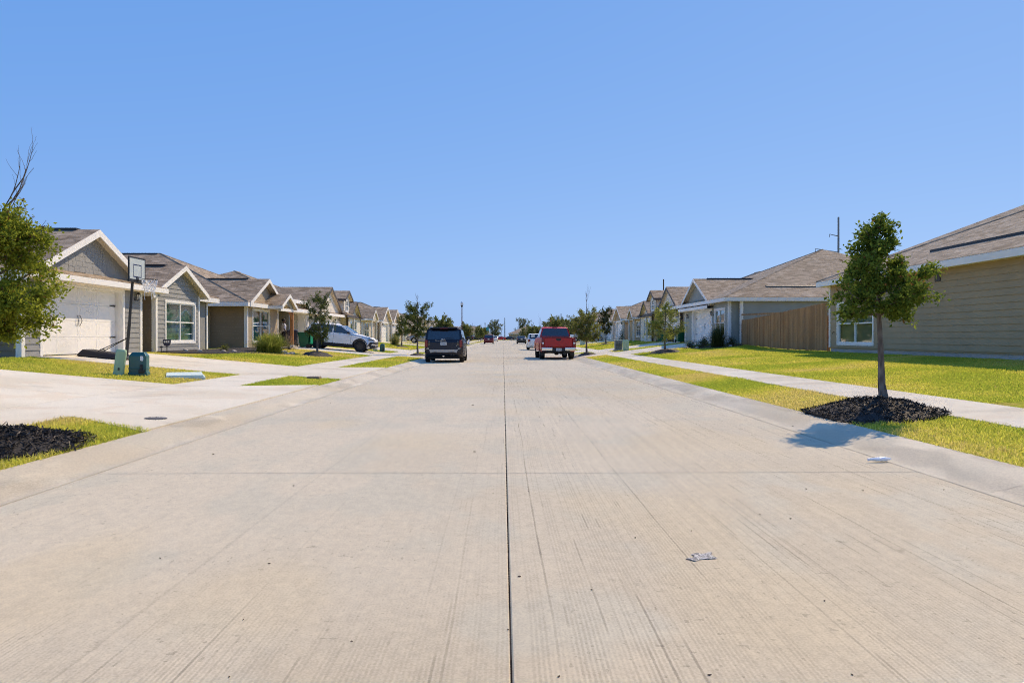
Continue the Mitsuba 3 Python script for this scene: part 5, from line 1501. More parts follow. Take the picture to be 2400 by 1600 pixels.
# the red pickup on the right
def pickup():
    key = num('pickup_truck')
    x, y, deg = 3.08, 48.8, 1.6
    tr = place(x, y, 0.0, deg)
    L, hw = 5.8, 1.0
    b = -L / 2
    prof = [(b + 0.02, 0.55), (b, 1.24), (b + 2.0, 1.27), (b + 2.04, 1.30), (b + 2.22, 1.80), (b + 2.45, 1.88), (b + 3.3, 1.89), (b + 3.55, 1.84), (b + 4.28, 1.27), (b + 5.55, 1.16), (b + 5.75, 1.05), (b + L, 0.70), (b + L - 0.05, 0.42), (b + 0.3, 0.45)]
    fr = sym([(hw - 0.05, 0.40), (hw, 0.62), (hw - 0.005, 0.95), (hw - 0.05, 1.22), (hw - 0.09, 1.30), (hw - 0.235, 1.82), (hw - 0.34, 1.895)])
    solid = side_ex(prof, 1.2, 0.03) ^ front_ex(fr, b - 0.1, b + L + 0.1, 0.03)
    R, yr, yf = 0.40, b + 1.22, b + 4.86
    for yy in (yr, yf):
        for sg in (-1, 1):
            solid = solid - m3.Manifold.cylinder(0.36, R + 0.08, R + 0.08, 28).rotate((0, 90, 0)).translate((sg * hw - (0.33 if sg > 0 else 0.03), yy, R + 0.03))
    solid = solid - m3.Manifold.cube((1.62, 1.88, 0.9)).translate((-0.81, b + 0.10, 0.72))          # the bed
    win = [(b + 2.28, 1.30), (b + 2.38, 1.76), (b + 3.28, 1.78), (b + 3.50, 1.75), (b + 4.08, 1.29)]
    sw = side_ex(win, 1.3, 0.02)
    pil = m3.Manifold.cube((3, 0.08, 3)).translate((-1.5, b + 3.0, 0))
    rear = front_ex(sym([(hw - 0.165, 1.335), (hw - 0.30, 1.785)]), b + 1.9, b + 2.40, 0.05)
    gs, gr = (solid ^ sw) - pil, (solid ^ rear) - sw
    wsx = front_ex(sym([(hw - 0.16, 1.30), (hw - 0.30, 1.81)]), b + 3.5, b + 4.4, 0.03) ^ m3.Manifold.cube((3, 1.2, 1)).translate((-1.5, b + 3.56, 1.295))
    gw = (solid ^ wsx) - sw
    put(key + '__body', M(solid - gs - gr - gw), 'm_red', smooth=30, tr=tr)
    put(key + '__side_window', M(gs.scale((1.003, 1, 1))), 'm_tint', tr=tr)
    put(key + '__rear_window', M(gr.translate((0, -0.006, 0.002))), 'm_tint', tr=tr)
    put(key + '__windscreen', M(gw.translate((0, 0.005, 0.004))), 'm_tint', tr=tr)
    tg = put(key + '__tailgate', MB().man(rbox(-0.79, 0.79, b - 0.025, b + 0.04, 0.74, 1.245, 0.02)), 'm_red', smooth=30, tr=tr)
    put(tg + '__cap', MB().man(rbox(-0.80, 0.80, b - 0.035, b + 0.06, 1.246, 1.285, 0.012)), 'm_plastic', smooth=30, tr=tr)
    put(tg + '__handle', MB().poly(Polygon([(-0.16, 1.20), (0.16, 1.20), (0.12, 1.10), (0.05, 1.07), (-0.05, 1.07), (-0.12, 1.10)]), 0, 0.012, lambda u, v, w: np.stack([u, b - 0.0255 - w, v], 1)), 'm_plastic', tr=tr)
    for sg in (-1, 1):
        put(key + '__tail_light', MB().man(rbox(sg * 0.895 - 0.085, sg * 0.895 + 0.085, b - 0.02, b + 0.10, 0.76, 1.20, 0.03)), 'm_tail', smooth=True, tr=tr)
        put(key + '__tail_light__reverse_lens', MB().box(sg * 0.895 - 0.06, sg * 0.895 + 0.06, b - 0.024, b - 0.019, 0.90, 0.98), 'm_lightglass', tr=tr)
        put(key + '__bed_rail', MB().man(rbox(sg * 0.90 - 0.08, sg * 0.90 + 0.08, b + 0.05, b + 2.0, 1.255, 1.285, 0.012)), 'm_plastic', smooth=30, tr=tr)
        mk = put(key + '__mirror', MB().man(rbox(sg * 1.20 - 0.13, sg * 1.20 + 0.13, b + 3.88, b + 4.0, 1.24, 1.46, 0.04)), 'm_plastic', smooth=True, tr=tr)
        put(mk + '__mirror_glass', MB().box(sg * 1.20 - 0.11, sg * 1.20 + 0.11, b + 3.872, b + 3.879, 1.26, 1.44), 'm_mirror', tr=tr)
        put(key + '__fender_flare', M((m3.Manifold.cylinder(0.14, R + 0.15, R + 0.15, 30) - m3.Manifold.cylinder(0.14, R + 0.08, R + 0.08, 30)).rotate((0, 90, 0)).translate((sg * 0.95 - 0.07, yr, R + 0.03)) ^ m3.Manifold.cube((3, 4, 3)).translate((-1.5, yr - 2, 0.5))), 'm_red', smooth=30, tr=tr)
        put(key + '__mud_flap', MB().box(sg * 0.86 - 0.12, sg * 0.86 + 0.12, yr - 0.56, yr - 0.54, 0.22, 0.60), 'm_black', tr=tr)
    for sg in (-1, 1):
        put(key + '__rear_bumper', MB().man(rbox(sg * 0.66 - 0.31, sg * 0.66 + 0.31, b - 0.16, b + 0.02, 0.50, 0.70, 0.03)), 'm_chrome', smooth=30, tr=tr)
    cb = put(key + '__bumper_step', MB().man(rbox(-0.36, 0.36, b - 0.14, b + 0.02, 0.47, 0.66, 0.02)), 'm_plastic', smooth=30, tr=tr)
    put(key + '__number_plate', MB().box(-0.155, 0.155, b - 0.15, b - 0.141, 0.50, 0.65), 'm_plate', tr=tr)
    put(key + '__number_plate__characters', MB().poly(unary_union([sbox(-0.12 + i * 0.036, 0.55, -0.097 + i * 0.036, 0.605) for i in range(7)]), 0, 0.004, lambda u, v, w: np.stack([u, b - 0.15 - w, v], 1)), 'm_platetext', tr=tr)
    fr_ = MB()
    fr_.box(-0.55, -0.42, b + 0.1, b + 5.4, 0.42, 0.58); fr_.box(0.42, 0.55, b + 0.1, b + 5.4, 0.42, 0.58)
    fr_.box(-0.7, 0.7, b + 0.15, b + 0.3, 0.36, 0.5); fr_.tube([(-0.85, yr, R), (0.85, yr, R)], 0.07, 8); fr_.man(m3.Manifold.sphere(0.17, 16).translate((0.0, yr, R)))
    fr_.tube([(0.35, b + 0.05, 0.36), (0.35, b + 2.5, 0.36)], 0.10, 10); fr_.box(-0.6, 0.6, b + 2.2, b + 4.4, 0.40, 0.5)
    put(key + '__chassis', fr_, 'm_plastic', tr=tr)
    put(key + '__hitch', MB().box(-0.05, 0.05, b - 0.2, b + 0.2, 0.38, 0.47), 'm_black', tr=tr)
    put(key + '__brake_light', MB().man(rbox(-0.16, 0.16, b + 2.2, b + 2.32, 1.845, 1.895, 0.02)), 'm_tail', smooth=True, tr=tr)
    for q in (-0.45, -0.22, 0.22, 0.45):
        put(key + '__roof_marker', MB().man(rbox(q - 0.05, q + 0.05, b + 3.36, b + 3.46, 1.87, 1.915, 0.015)), 'm_tail', smooth=True, tr=tr)
    for yy in (yr, yf):
        for sg in (-1, 1):
            wheel(key, tr, sg * (hw - 0.15), yy, R, 0.28, 'm_rim', 6)
    put(key + '__running_board', MB().box(-1.0, -0.86, b + 2.2, b + 4.0, 0.42, 0.47), 'm_chrome', tr=tr)
    lab(key, 'red pickup with a chrome bumper parked at the right curb', 'pickup truck')


mat('m_mirror', (0.8, 0.8, 0.8), 0.05, metallic=1.0)
pickup()

# the white crossover on the driveway
k, tr, g = car('parked_crossover', -10.25, 51.05, -90, 'white crossover with black wheel arches parked nose-out on a left driveway', 'm_carwhite', L=4.47, W=1.84, H=1.64, kind='suv', cladding='m_plastic', rim='m_rimdark', rails=False, z=float(ground_z(-10.25, 51)) + 0.02, pitch=-4.9)
b, L, hw = g['b'], g['L'], g['hw']
for sg in (-1, 1):
    put(k + '__door_seam', M((g['solid'].scale((1.003, 1, 1)) ^ m3.Manifold.cube((0.2, 0.012, 0.62)).translate((sg * hw - 0.1, b + L * 0.42, 0.42))) + (g['solid'].scale((1.003, 1, 1)) ^ m3.Manifold.cube((0.2, 0.012, 0.62)).translate((sg * hw - 0.1, b + L * 0.665, 0.42)))), 'm_plastic', tr=tr)
    put(k + '__door_handle', M(rbox(sg * hw - 0.02, sg * hw + 0.02, b + L * 0.37, b + L * 0.41, 0.88, 0.91, 0.01) + rbox(sg * hw - 0.02, sg * hw + 0.02, b + L * 0.60, b + L * 0.64, 0.88, 0.91, 0.01)), 'm_carwhite', smooth=True, tr=tr)
    put(k + '__lower_intake', M(g['solid'].scale((1.012, 1.008, 1.0)) ^ side_ex([(b + L - 0.45, 0.40), (b + L - 0.30, 0.66), (b + L + 0.1, 0.66), (b + L + 0.1, 0.56), (b + L - 0.18, 0.56), (b + L - 0.28, 0.40)], 2) ^ m3.Manifold.cube((0.35, 6, 3)).translate((sg * 0.72 - 0.175, -3, 0))), 'm_plastic', smooth=30, tr=tr)
put(k + '__chin_plate', MB().man(rbox(-0.45, 0.45, b + L - 0.12, b + L + 0.015, 0.24, 0.32, 0.02)), 'm_silver', smooth=True, tr=tr)

car('parked_suv', 3.35, 80.3, 0, 'white crossover parked at the right curb just ahead of the red pickup', 'm_carwhite', L=4.7, W=1.95, H=1.62, kind='suv', rim='m_rim', z=0.0, plate=True)
car('parked_suv', -2.65, 150.3, 0, 'dark red vehicle parked at the left curb far down the street', 'm_darkred', L=4.6, W=1.82, H=1.66, kind='suv', z=0.0)
car('parked_sedan', -9.6, 100.3, 90, 'silver sedan parked nose-in on the driveway of the tan left house', 'm_silver', L=4.8, W=1.84, H=1.45, kind='sedan', z=float(ground_z(-9.9, 100)) + 0.02, pitch=4.5)
car('parked_car', -2.35, 226, 0, 'pale blue-white car parked ahead of the dark red vehicle', 'm_carwhite', L=4.5, W=1.8, H=1.5, kind='sedan', z=0.0)
car('parked_suv', -10.3, 275, 90, 'small white vehicle side-on by the driveway far down on the left', 'm_carwhite', L=4.6, W=1.85, H=1.68, kind='suv', z=0.08)
car('parked_suv', -8.9, 178, 90, 'black vehicle on a left driveway behind the near street lamp', 'm_darkcar', L=4.7, W=1.9, H=1.7, kind='suv')
car('parked_suv', -7.9, 248, 90, 'black vehicle left of the dark red one far down the street', 'm_darkcar', L=4.7, W=1.9, H=1.7, kind='suv')
car('parked_car', 3.45, 152, 0, 'dark car parked ahead of the white crossover on the right', 'm_darkcar', L=4.6, W=1.8, H=1.45, kind='sedan', z=0.0)
car('parked_car', 10.4, 115.5, -90, 'blue vehicle with its roof showing beside the red pickup cab', 'm_bluecar', L=4.6, W=1.85, H=1.75, kind='suv')
car('parked_car', 10.6, 104, -90, 'grey vehicle on the driveway of the beige far right house', 'm_silver', L=4.5, W=1.8, H=1.5, kind='sedan')
car('crossing_car', -1.2, 304, 90, 'red car crossing at the end of the street', 'm_red', L=4.6, W=1.85, H=1.42, kind='sedan', z=0.005)
car('crossing_car', 2.0, 306.6, 90, 'dark green-grey car at the end of the street', 'm_darkcar', L=4.6, W=1.85, H=1.5, kind='sedan', z=0.005)


# ------------------------------------------------------------------ things along the street
GZ = lambda x, y: float(ground_z(x, y))
mat('m_pedgreen', (0.32, 0.46, 0.29), 0.55)
mat('m_teal', (0.010, 0.085, 0.085), 0.35, specular=0.6)
mat('m_lid', (0.52, 0.60, 0.53), 0.7)
mat('m_bingreen', (0.004, 0.105, 0.050), 0.4)
mat('m_binlid', (0.01, 0.26, 0.13), 0.4)
mat('m_binnavy', (0.022, 0.026, 0.045), 0.45)
mat('m_acrylic', (0.42, 0.45, 0.40), 0.12, specular=0.8)
mat('m_net', (0.80, 0.80, 0.80), 0.8)
mat('m_rust', (0.145, 0.055, 0.030), 0.6)
mat('m_globe', (0.72, 0.72, 0.68), 0.25)
mat('m_steel', (0.20, 0.22, 0.23), 0.55, metallic=0.3)
mat('m_woodpole', (0.13, 0.105, 0.085), 0.85)
mat('m_tealsign', (0.02, 0.22, 0.25), 0.5)
mat('m_signblue', (0.020, 0.025, 0.075), 0.4)
mat('m_paper', (0.75, 0.75, 0.78), 0.6)
mat('m_skin', (0.10, 0.055, 0.035), 0.5)
mat('m_shirt', (0.62, 0.62, 0.66), 0.8)
mat('m_trousers', (0.02, 0.021, 0.028), 0.8)
mat('m_hair', (0.012, 0.010, 0.009), 0.6)
mat('m_dryleaf', (0.075, 0.055, 0.038), 0.8)
mat('m_ironlid', (0.10, 0.09, 0.08), 0.6)
mat('m_brownbox', (0.20, 0.155, 0.11), 0.8)
mat('m_residue', mikit.proc(lambda p, n, uv: mix((0.13, 0.13, 0.13), (0.42, 0.41, 0.39), smoothstep(0.35, 0.75, noise(p.x * 150, p.y * 90)))), 0.6)
mat('m_clear', (0.78, 0.80, 0.80), 0.15, specular=0.8)


# cedar fence, board by board
def fence():
    key = num('cedar_fence')
    rng = np.random.default_rng(4)
    y0, y1, X = 34.45, 46.93, 13.90
    n = int((y1 - y0) / 0.1405)
    for i in range(n):
        a = y0 + i * 0.1405
        yc = a + 0.07
        top = np.interp(yc, [34.4, 45.5, 47.0], [2.78, 2.29, 2.28]) + rng.normal(0, 0.007)
        bot = GZ(X, yc) + 0.03 + rng.uniform(0, 0.03)
        dx = rng.normal(0, 0.003)
        tl = rng.normal(0, 0.003)
        c = 0.028
        pg = Polygon([(a + 0.002, bot), (a + 0.1375, bot), (a + 0.1375 + tl, top - c), (a + 0.1375 - c + tl, top), (a + 0.002 + c + tl, top), (a + 0.002 + tl, top - c)])
        put(key + '__board', MB().poly(pg, X + dx - 0.009, X + dx + 0.009, lambda u, v, w: np.stack([w, u, v], 1)), 'm_fence')
    for h in (0.35, 1.05, 1.70):
        z = lambda y: float(GZ(X, y)) + h
        put(key + '__rail', MB().hexa([(X + 0.014, y0, z(y0)), (X + 0.052, y0, z(y0)), (X + 0.052, y1, z(y1)), (X + 0.014, y1, z(y1)), (X + 0.014, y0, z(y0) + 0.09), (X + 0.052, y0, z(y0) + 0.09), (X + 0.052, y1, z(y1) + 0.09), (X + 0.014, y1, z(y1) + 0.09)]), 'm_fence')
    for y in np.linspace(y0 + 0.06, y1 - 0.06, 6):
        put(key + '__post', MB().box(X + 0.054, X + 0.144, y - 0.045, y + 0.045, 0.2, 2.2), 'm_fence')
    # the return at the far corner
    for i in range(9):
        a = X + 0.02 + i * 0.1405
        put(key + '__board', MB().box(a, a + 0.137, y1 + 0.003, y1 + 0.021, GZ(X, y1) + 0.04, 2.0 + rng.normal(0, 0.006)), 'm_fence')
    lab(key, 'weathered cedar plank fence whose top steps up towards the taupe house', 'fence')
fence()


def hoop():
    key = num('basketball_hoop')
    x0, y0 = -11.62, 25.0
    z0 = GZ(x0, y0) + 0.022
    # water base reaching back towards the garage
    zb = GZ(-12.4, 25) + 0.022
    slope = (GZ(-12.9, 25) - GZ(-11.6, 25)) / 1.3
    base = m3.Manifold.batch_hull([m3.Manifold.sphere(0.05, 12).translate((x, y, z + (x0 - x) * slope)) for x in (-12.88, -11.55) for y, zz in ((24.62, 0), (25.38, 0)) for z in (z0 + 0.05,)] +
                                  [m3.Manifold.sphere(0.05, 12).translate((x, y, z0 + zt + (x0 - x) * slope)) for x, zt in ((-12.80, 0.17), (-11.75, 0.12)) for y in (24.72, 25.28)])
    put(key + '__base', M(base), 'm_black', smooth=35)
    put(key + '__base__cap', MB().tube([(-12.3, 24.9, z0 + 0.30), (-12.3, 24.9, z0 + 0.335)], 0.06, 12), 'm_iron')
    for y in (24.66, 25.34):
        put(key + '__wheel', MB().tube([(-11.5, y - 0.03, z0 + 0.07), (-11.5, y + 0.03, z0 + 0.07)], 0.07, 14), 'm_iron')
    top = np.array([-11.40, 25.0, 3.05])
    bot = np.array([x0, y0, z0 + 0.05])
    put(key + '__pole', MB().tube([bot, bot + (top - bot) * 0.45], 0.048, 12).tube([bot + (top - bot) * 0.45, top + (0, 0, 0.25)], 0.042, 12), 'm_iron', smooth=30)
    k = bot + (top - bot) * 0.26
    for y in (24.78, 25.22):
        put(key + '__brace', MB().tube([k, (-12.55, y, z0 + 0.20)], 0.014, 6), 'm_iron')
    bx, by0, by1, bz0, bz1 = -11.28, 24.44, 25.56, 3.02, 3.74
    put(key + '__backboard_arm', MB().box(-11.42, bx - 0.03, 24.93, 24.97, 3.10, 3.16).box(-11.42, bx - 0.03, 25.03, 25.07, 3.10, 3.16).box(-11.42, bx - 0.03, 24.93, 24.97, 3.42, 3.47).box(-11.42, bx - 0.03, 25.03, 25.07, 3.42, 3.47).box(-11.44, -11.36, 24.92, 25.08, 3.05, 3.5), 'm_iron')
    mp = lambda u, v, w: np.stack([bx + w, u, v], 1)
    bk = put(key + '__backboard', MB().poly(sbox(by0 + 0.045, bz0 + 0.045, by1 - 0.045, bz1 - 0.045), -0.006, 0.006, mp), 'm_acrylic')
    put(bk + '__frame', MB().poly(sbox(by0, bz0, by1, bz1).difference(sbox(by0 + 0.044, bz0 + 0.044, by1 - 0.044, bz1 - 0.044)), -0.025, 0.012, mp).poly(sbox(24.75, bz0 + 0.046, 24.785, bz1 - 0.046), -0.02, -0.007, mp).poly(sbox(25.215, bz0 + 0.046, 25.25, bz1 - 0.046), -0.02, -0.007, mp), 'm_black')
    sq = sbox(24.72, 3.12, 25.28, 3.52)
    put(bk + '__target_square', MB().poly(sq.difference(sq.buffer(-0.035)), 0.0065, 0.009, mp), 'm_signblue')
    put(bk + '__edge_pad', MB().poly(sbox(by0 - 0.015, bz0 - 0.05, by1 + 0.015, bz0 - 0.002), -0.03, 0.03, mp), 'm_black')
    # rim, bracket and net
    c = np.array([bx + 0.15 + 0.23, 25.0, 3.06])
    a = np.linspace(0, 2 * np.pi, 33)
    ring = np.stack([c[0] + 0.23 * np.cos(a), c[1] + 0.23 * np.sin(a), np.full_like(a, c[2])], 1)
    rk = put(key + '__rim', MB().tube(ring, 0.010, 6), 'm_iron', smooth=True)
    put(rk + '__bracket', MB().box(bx + 0.012, bx + 0.155, 24.93, 25.07, 3.02, 3.05).box(bx + 0.012, bx + 0.02, 24.92, 25.08, 2.96, 3.14), 'm_iron')
    net = MB()
    rng = np.random.default_rng(2)
    N = 12
    levels = [(0.225, 0.0), (0.215, 0.11), (0.18, 0.22), (0.15, 0.32), (0.135, 0.40)]
    pt = lambda l, i: np.array([c[0] + levels[l][0] * math.cos((i + 0.5 * (l % 2)) * 2 * math.pi / N), c[1] + levels[l][0] * math.sin((i + 0.5 * (l % 2)) * 2 * math.pi / N), c[2] - levels[l][1]])
    for l in range(4):
        for i in range(N):
            if l == 3 and i % 3 == 0: continue
            for di in ((0, -1) if l % 2 == 0 else (0, 1)):
                net.tube([pt(l, i), pt(l + 1, i + di)], 0.0085, 4, cap=False)
    for i in (2, 3, 7):
        p = pt(4, i); net.tube([p, p + rng.normal(0, 0.02, 3) + np.array([0, 0, -0.10]), p + rng.normal(0, 0.03, 3) + np.array([0, 0, -0.2])], 0.008, 4)
    put(key + '__net', net, 'm_net')
    lab(key, 'portable basketball hoop on a black base in front of the white garage door', 'basketball hoop')
hoop()


def pedestal_round(x, y, h, r, label, lean=0.0, m='m_pedgreen'):
    key = num('utility_pedestal')
    z = GZ(x, y) - 0.03
    tr = place(x, y, z, 20, 0, lean)
    prof = [(r * 1.0, 0), (r * 1.03, 0.05), (r * 0.94, 0.12), (r * 0.97, h - 0.08), (r * 0.93, h - 0.03), (r * 0.78, h)]
    mb = MB()
    n = 20
    # rounded square section
    ang = np.arange(n * 2) * math.pi / n
    sq = (np.abs(np.cos(ang)) ** 4 + np.abs(np.sin(ang)) ** 4) ** -0.25
    v = np.array([[(rr * s * math.cos(t), rr * s * math.sin(t), zz) for t, s in zip(ang, sq)] for rr, zz in prof]).reshape(-1, 3)
    N = n * 2
    f = [[i * N + j, i * N + (j + 1) % N, (i + 1) * N + (j + 1) % N, (i + 1) * N + j] for i in range(len(prof) - 1) for j in range(N)]
    v = np.vstack([v, [[0, 0, h + 0.01]]])
    mb.add(v, f)
    mb.f.append(np.array([[(len(prof) - 1) * N + j, (len(prof) - 1) * N + (j + 1) % N, len(v) - 1] for j in range(N)]))
    put(key + '__housing', mb, m, smooth=40, tr=tr)
    put(key + '__latch', MB().box(-0.02, 0.02, -r * 1.0 - 0.012, -r * 0.9, 0.16, 0.22), 'm_iron', tr=tr)
    lab(key, label, 'utility pedestal')


def pedestal_box(x, y, w, d, h, label, m='m_teal', deg=0, tag=True, foot=True):
    key = num('utility_pedestal')
    z = GZ(x, y) - 0.03
    tr = place(x, y, z, deg)
    hull = [m3.Manifold.sphere(0.02, 12).translate((sx * (w / 2 - 0.02), sy * (d / 2 - 0.02), zz)) for sx in (-1, 1) for sy in (-1, 1) for zz in (0.08, h - 0.10)]
    hull += [m3.Manifold.sphere(0.02, 12).translate((sx * (w / 2 - 0.07), sy * (d / 2 - 0.06), h - 0.025)) for sx in (-1, 1) for sy in (-1, 1)]
    k = put(key + '__housing', M(m3.Manifold.batch_hull(hull)), m, smooth=35, tr=tr)
    if foot:
        put(key + '__skirt', M(rbox(-w / 2 - 0.015, w / 2 + 0.015, -d / 2 - 0.015, d / 2 + 0.015, -0.02, 0.13, 0.015) + rbox(-w / 2 - 0.008, w / 2 + 0.008, -d / 2 - 0.008, d / 2 + 0.008, 0.20, 0.245, 0.01)), m, smooth=35, tr=tr)
        put(key + '__hasp', M(rbox(0.03, 0.16, -d / 2 - 0.05, -d / 2 + 0.01, 0.10, 0.20, 0.012) + rbox(0.06, 0.12, -d / 2 - 0.045, -d / 2 + 0.01, 0.19, 0.32, 0.012)), 'm_black', smooth=35, tr=tr)
        put(key + '__hasp__bolt', MB().tube([(0.09, -d / 2 - 0.06, 0.25), (0.09, -d / 2, 0.25)], 0.018, 8), 'm_iron', tr=tr)
    if tag:
        put(key + '__label_plate', MB().box(0.06, 0.13, -d / 2 - 0.004, -d / 2 + 0.001, h - 0.21, h - 0.10), 'm_paper', tr=tr)
    lab(key, label, 'utility pedestal')


pedestal_round(-9.33, 19.65, 0.66, 0.125, 'pale green leaning utility pedestal left of the dark teal one', lean=7)
pedestal_box(-8.98, 20.0, 0.40, 0.36, 0.62, 'dark teal square utility pedestal with a white label', deg=12)
pedestal_round(-8.65, 54.6, 0.62, 0.14, 'pale green pedestal at the nose of the white crossover')
pedestal_box(-8.2, 54.9, 0.30, 0.30, 0.60, 'dark teal pedestal right of the pale green one by the white crossover', tag=False)
pedestal_box(8.32, 54.6, 0.38, 0.38, 0.80, 'pale green box pedestal beside the dark metal cabinet', m='m_pedgreen', tag=False, foot=False)
pedestal_box(8.75, 88.5, 0.55, 0.5, 0.62, 'green utility box just right of the red pickup', m='m_lid', tag=False, foot=False)


def cabinet():
    key = num('utility_cabinet')
    x, y = 8.05, 56.4
    z = GZ(x, y)
    tr = place(x, y, z, 0)
    put(key + '__plinth', MB().box(-0.30, 0.34, -0.28, 0.28, -0.05, 0.10), 'm_found', tr=tr)
    put(key + '__housing', M(rbox(-0.23, 0.27, -0.22, 0.22, 0.10, 0.75, 0.015)), 'm_steel', smooth=35, tr=tr)
    put(key + '__lid', M(rbox(-0.25, 0.29, -0.24, 0.24, 0.751, 0.80, 0.012)), 'm_lid', smooth=35, tr=tr)
    for i in range(5):
        put(key + '__louver', MB().box(-0.18, 0.22, -0.232, -0.219, 0.22 + i * 0.09, 0.26 + i * 0.09), 'm_black', tr=tr)
    lab(key, 'dark grey metal cabinet with a pale lid on a concrete plinth', 'utility cabinet')
cabinet()

k = num('vault_lid')
tr = place(-8.2, 20.85, GZ(-8.2, 20.85), 22)
put(k + '__cover', MB().hexa([(-0.44, -0.70, 0.02), (0.44, -0.70, 0.02), (0.44, 0.70, 0.02), (-0.44, 0.70, 0.02), (-0.43, -0.69, 0.075), (0.43, -0.69, 0.075), (0.43, 0.69, 0.10), (-0.43, 0.69, 0.10)]), 'm_lid', tr=tr)
put(k + '__collar', MB().poly(sbox(-0.48, -0.74, 0.48, 0.74).difference(sbox(-0.445, -0.705, 0.445, 0.705)), -0.05, 0.03), 'm_lid', tr=tr)
lab(k, 'flat pale green vault lid set in the grass by the teal pedestal', 'vault lid')

k = num('cleanout_lid')
q = [(-4.93 + 0.15 * math.cos(t), 11.5 + 0.15 * math.sin(t)) for t in np.linspace(0, 2 * np.pi, 24, endpoint=False)]
USED.discard(k); flat_slab(k, Polygon(q), lift=0.030, m='m_ironlid', depth=0.0)
lab(k, 'round dark iron lid in the nearest left driveway apron', 'lid')
k = num('valve_box')
USED.discard(k); put(k, M(rbox(-5.40, -5.05, 22.2, 22.5, 0.1, 0.205, 0.02)), 'm_brownbox', smooth=35)
lab(k, 'small brown valve box in the grass wedge between two driveways', 'valve box')


def bin_(x, y, deg, label, m='m_bingreen', open_lid=False, h=1.02):
    key = num('wheeled_bin')
    z = GZ(x, y) + 0.022
    tr = place(x, y, z, deg)
    hull = m3.Manifold.batch_hull([m3.Manifold.sphere(0.035, 12).translate((sx * wx, sy * dy, zz)) for zz, wx, dy in ((0.10, 0.20, 0.22), (h - 0.10, 0.27, 0.31)) for sx in (-1, 1) for sy in (-1, 1)])
    put(key + '__tub', M(hull), m, smooth=35, tr=tr)
    put(key + '__collar', M(rbox(-0.315, 0.315, -0.355, 0.36, h - 0.15, h - 0.075, 0.015)), m, smooth=35, tr=tr)
    if not open_lid:
        lid = m3.Manifold.batch_hull([m3.Manifold.sphere(0.02, 10).translate((sx * wx, yy, zz)) for wx, yy, zz in ((0.30, -0.36, h - 0.055), (0.30, 0.36, h - 0.05), (0.22, -0.25, h), (0.22, 0.3, h + 0.02)) for sx in (-1, 1)])
        put(key + '__lid', M(lid), m, smooth=35, tr=tr)
    else:
        put(key + '__lid', M(rbox(-0.29, 0.29, 0.40, 0.45, h - 0.78, h - 0.04, 0.02)), 'm_binlid', smooth=35, tr=tr)
    put(key + '__handle', MB().tube([(-0.24, 0.36, h - 0.10), (-0.24, 0.44, h - 0.08), (0.24, 0.44, h - 0.08), (0.24, 0.36, h - 0.10)], 0.016, 6), m, tr=tr)
    for sx in (-1, 1):
        put(key + '__wheel', MB().tube([(sx * 0.25 - 0.03, 0.27, 0.12), (sx * 0.25 + 0.03, 0.27, 0.12)], 0.12, 16), 'm_tyre', tr=tr)
    put(key + '__emblem', MB().poly(ellipse(0.0, h - 0.30, 0.09, 0.075).difference(ellipse(0.0, h - 0.31, 0.055, 0.045)), 0, 0.006, lambda u, v, w: np.stack([u, -0.33 + (h - 0.1 - v) * 0.105 - w, v], 1)), 'm_paper', tr=tr)
    lab(key, label, 'wheeled bin')


bin_(-12.72, 48.9, 10, 'dark navy wheeled bin beside the orange porch post', m='m_binnavy')
bin_(-12.05, 49.1, -90, 'green wheeled bin with its bright lid hanging open behind the small tree', open_lid=True)
bin_(-12.05, 91.3, 0, 'dark teal wheeled bin at the white garage far down on the left', m='m_teal')
bin_(12.95, 66.2, 0, 'green wheeled bin left of the black one behind the pale green tree')
bin_(12.9, 62.0, -6, 'black wheeled bin between two green ones by the white garage', m='m_binnavy')
bin_(13.1, 59.6, 8, 'green wheeled bin right of the black one by the white garage', h=1.06)


def street_lamp(x, y, top, label):
    key = num('street_lamp')
    z0 = GZ(x, y)
    put(key + '__pole', MB().tube([(x, y, z0 - 0.05), (x, y, z0 + 0.5), (x, y, top - 0.75)], [0.11, 0.075, 0.055], 12), 'm_rust', smooth=True)
    put(key + '__base', MB().tube([(x, y, z0 - 0.05), (x, y, z0 + 0.28), (x, y, z0 + 0.42)], [0.19, 0.17, 0.09], 12), 'm_rust', smooth=True)
    h = put(key + '__lamp_head', MB().tube([(x, y, top - 0.78), (x, y, top - 0.62), (x, y, top - 0.50)], [0.06, 0.13, 0.16], 14), 'm_black', smooth=30)
    put(h + '__globe', MB().tube([(x, y, top - 0.5), (x, y, top - 0.38), (x, y, top - 0.18), (x, y, top - 0.04), (x, y, top)], [0.14, 0.19, 0.17, 0.09, 0.01], 14), 'm_globe', smooth=True)
    lab(key, label, 'street lamp')


street_lamp(-5.3, 104, 5.85, 'tall rust-brown street lamp with a pale acorn globe on the left')
street_lamp(-5.3, 238, 5.6, 'distant street lamp beside the teal sign')

k = num('street_sign')
put(k + '__post', MB().tube([(-4.45, 231, 0.0), (-4.45, 231, 4.1)], 0.05, 8), 'm_steel')
put(k + '__panel', MB().man(rbox(-4.85, -4.05, 230.9, 230.945, 3.0, 4.05, 0.02)), 'm_tealsign')
lab(k, 'square teal sign on a post right of the distant street lamp', 'sign')


def pole(x, y, top, r, label, m='m_steel', arms=(), z0=0.0):
    key = num('utility_pole')
    put(key + '__shaft', MB().tube([(x, y, z0 - 0.3), (x, y, top)], [r * 0.85, r * 0.5], 10), m, smooth=True)
    for (dx, z, dz) in arms:
        put(key + '__arm', MB().tube([(x, y, z), (x + dx, y, z + dz)], [0.05, 0.03], 6), m)
        put(key + '__insulator', MB().tube([(x + dx, y, z + dz), (x + dx, y, z + dz - 0.3)], [0.03, 0.03], 6), m)
    lab(key, label, 'utility pole')


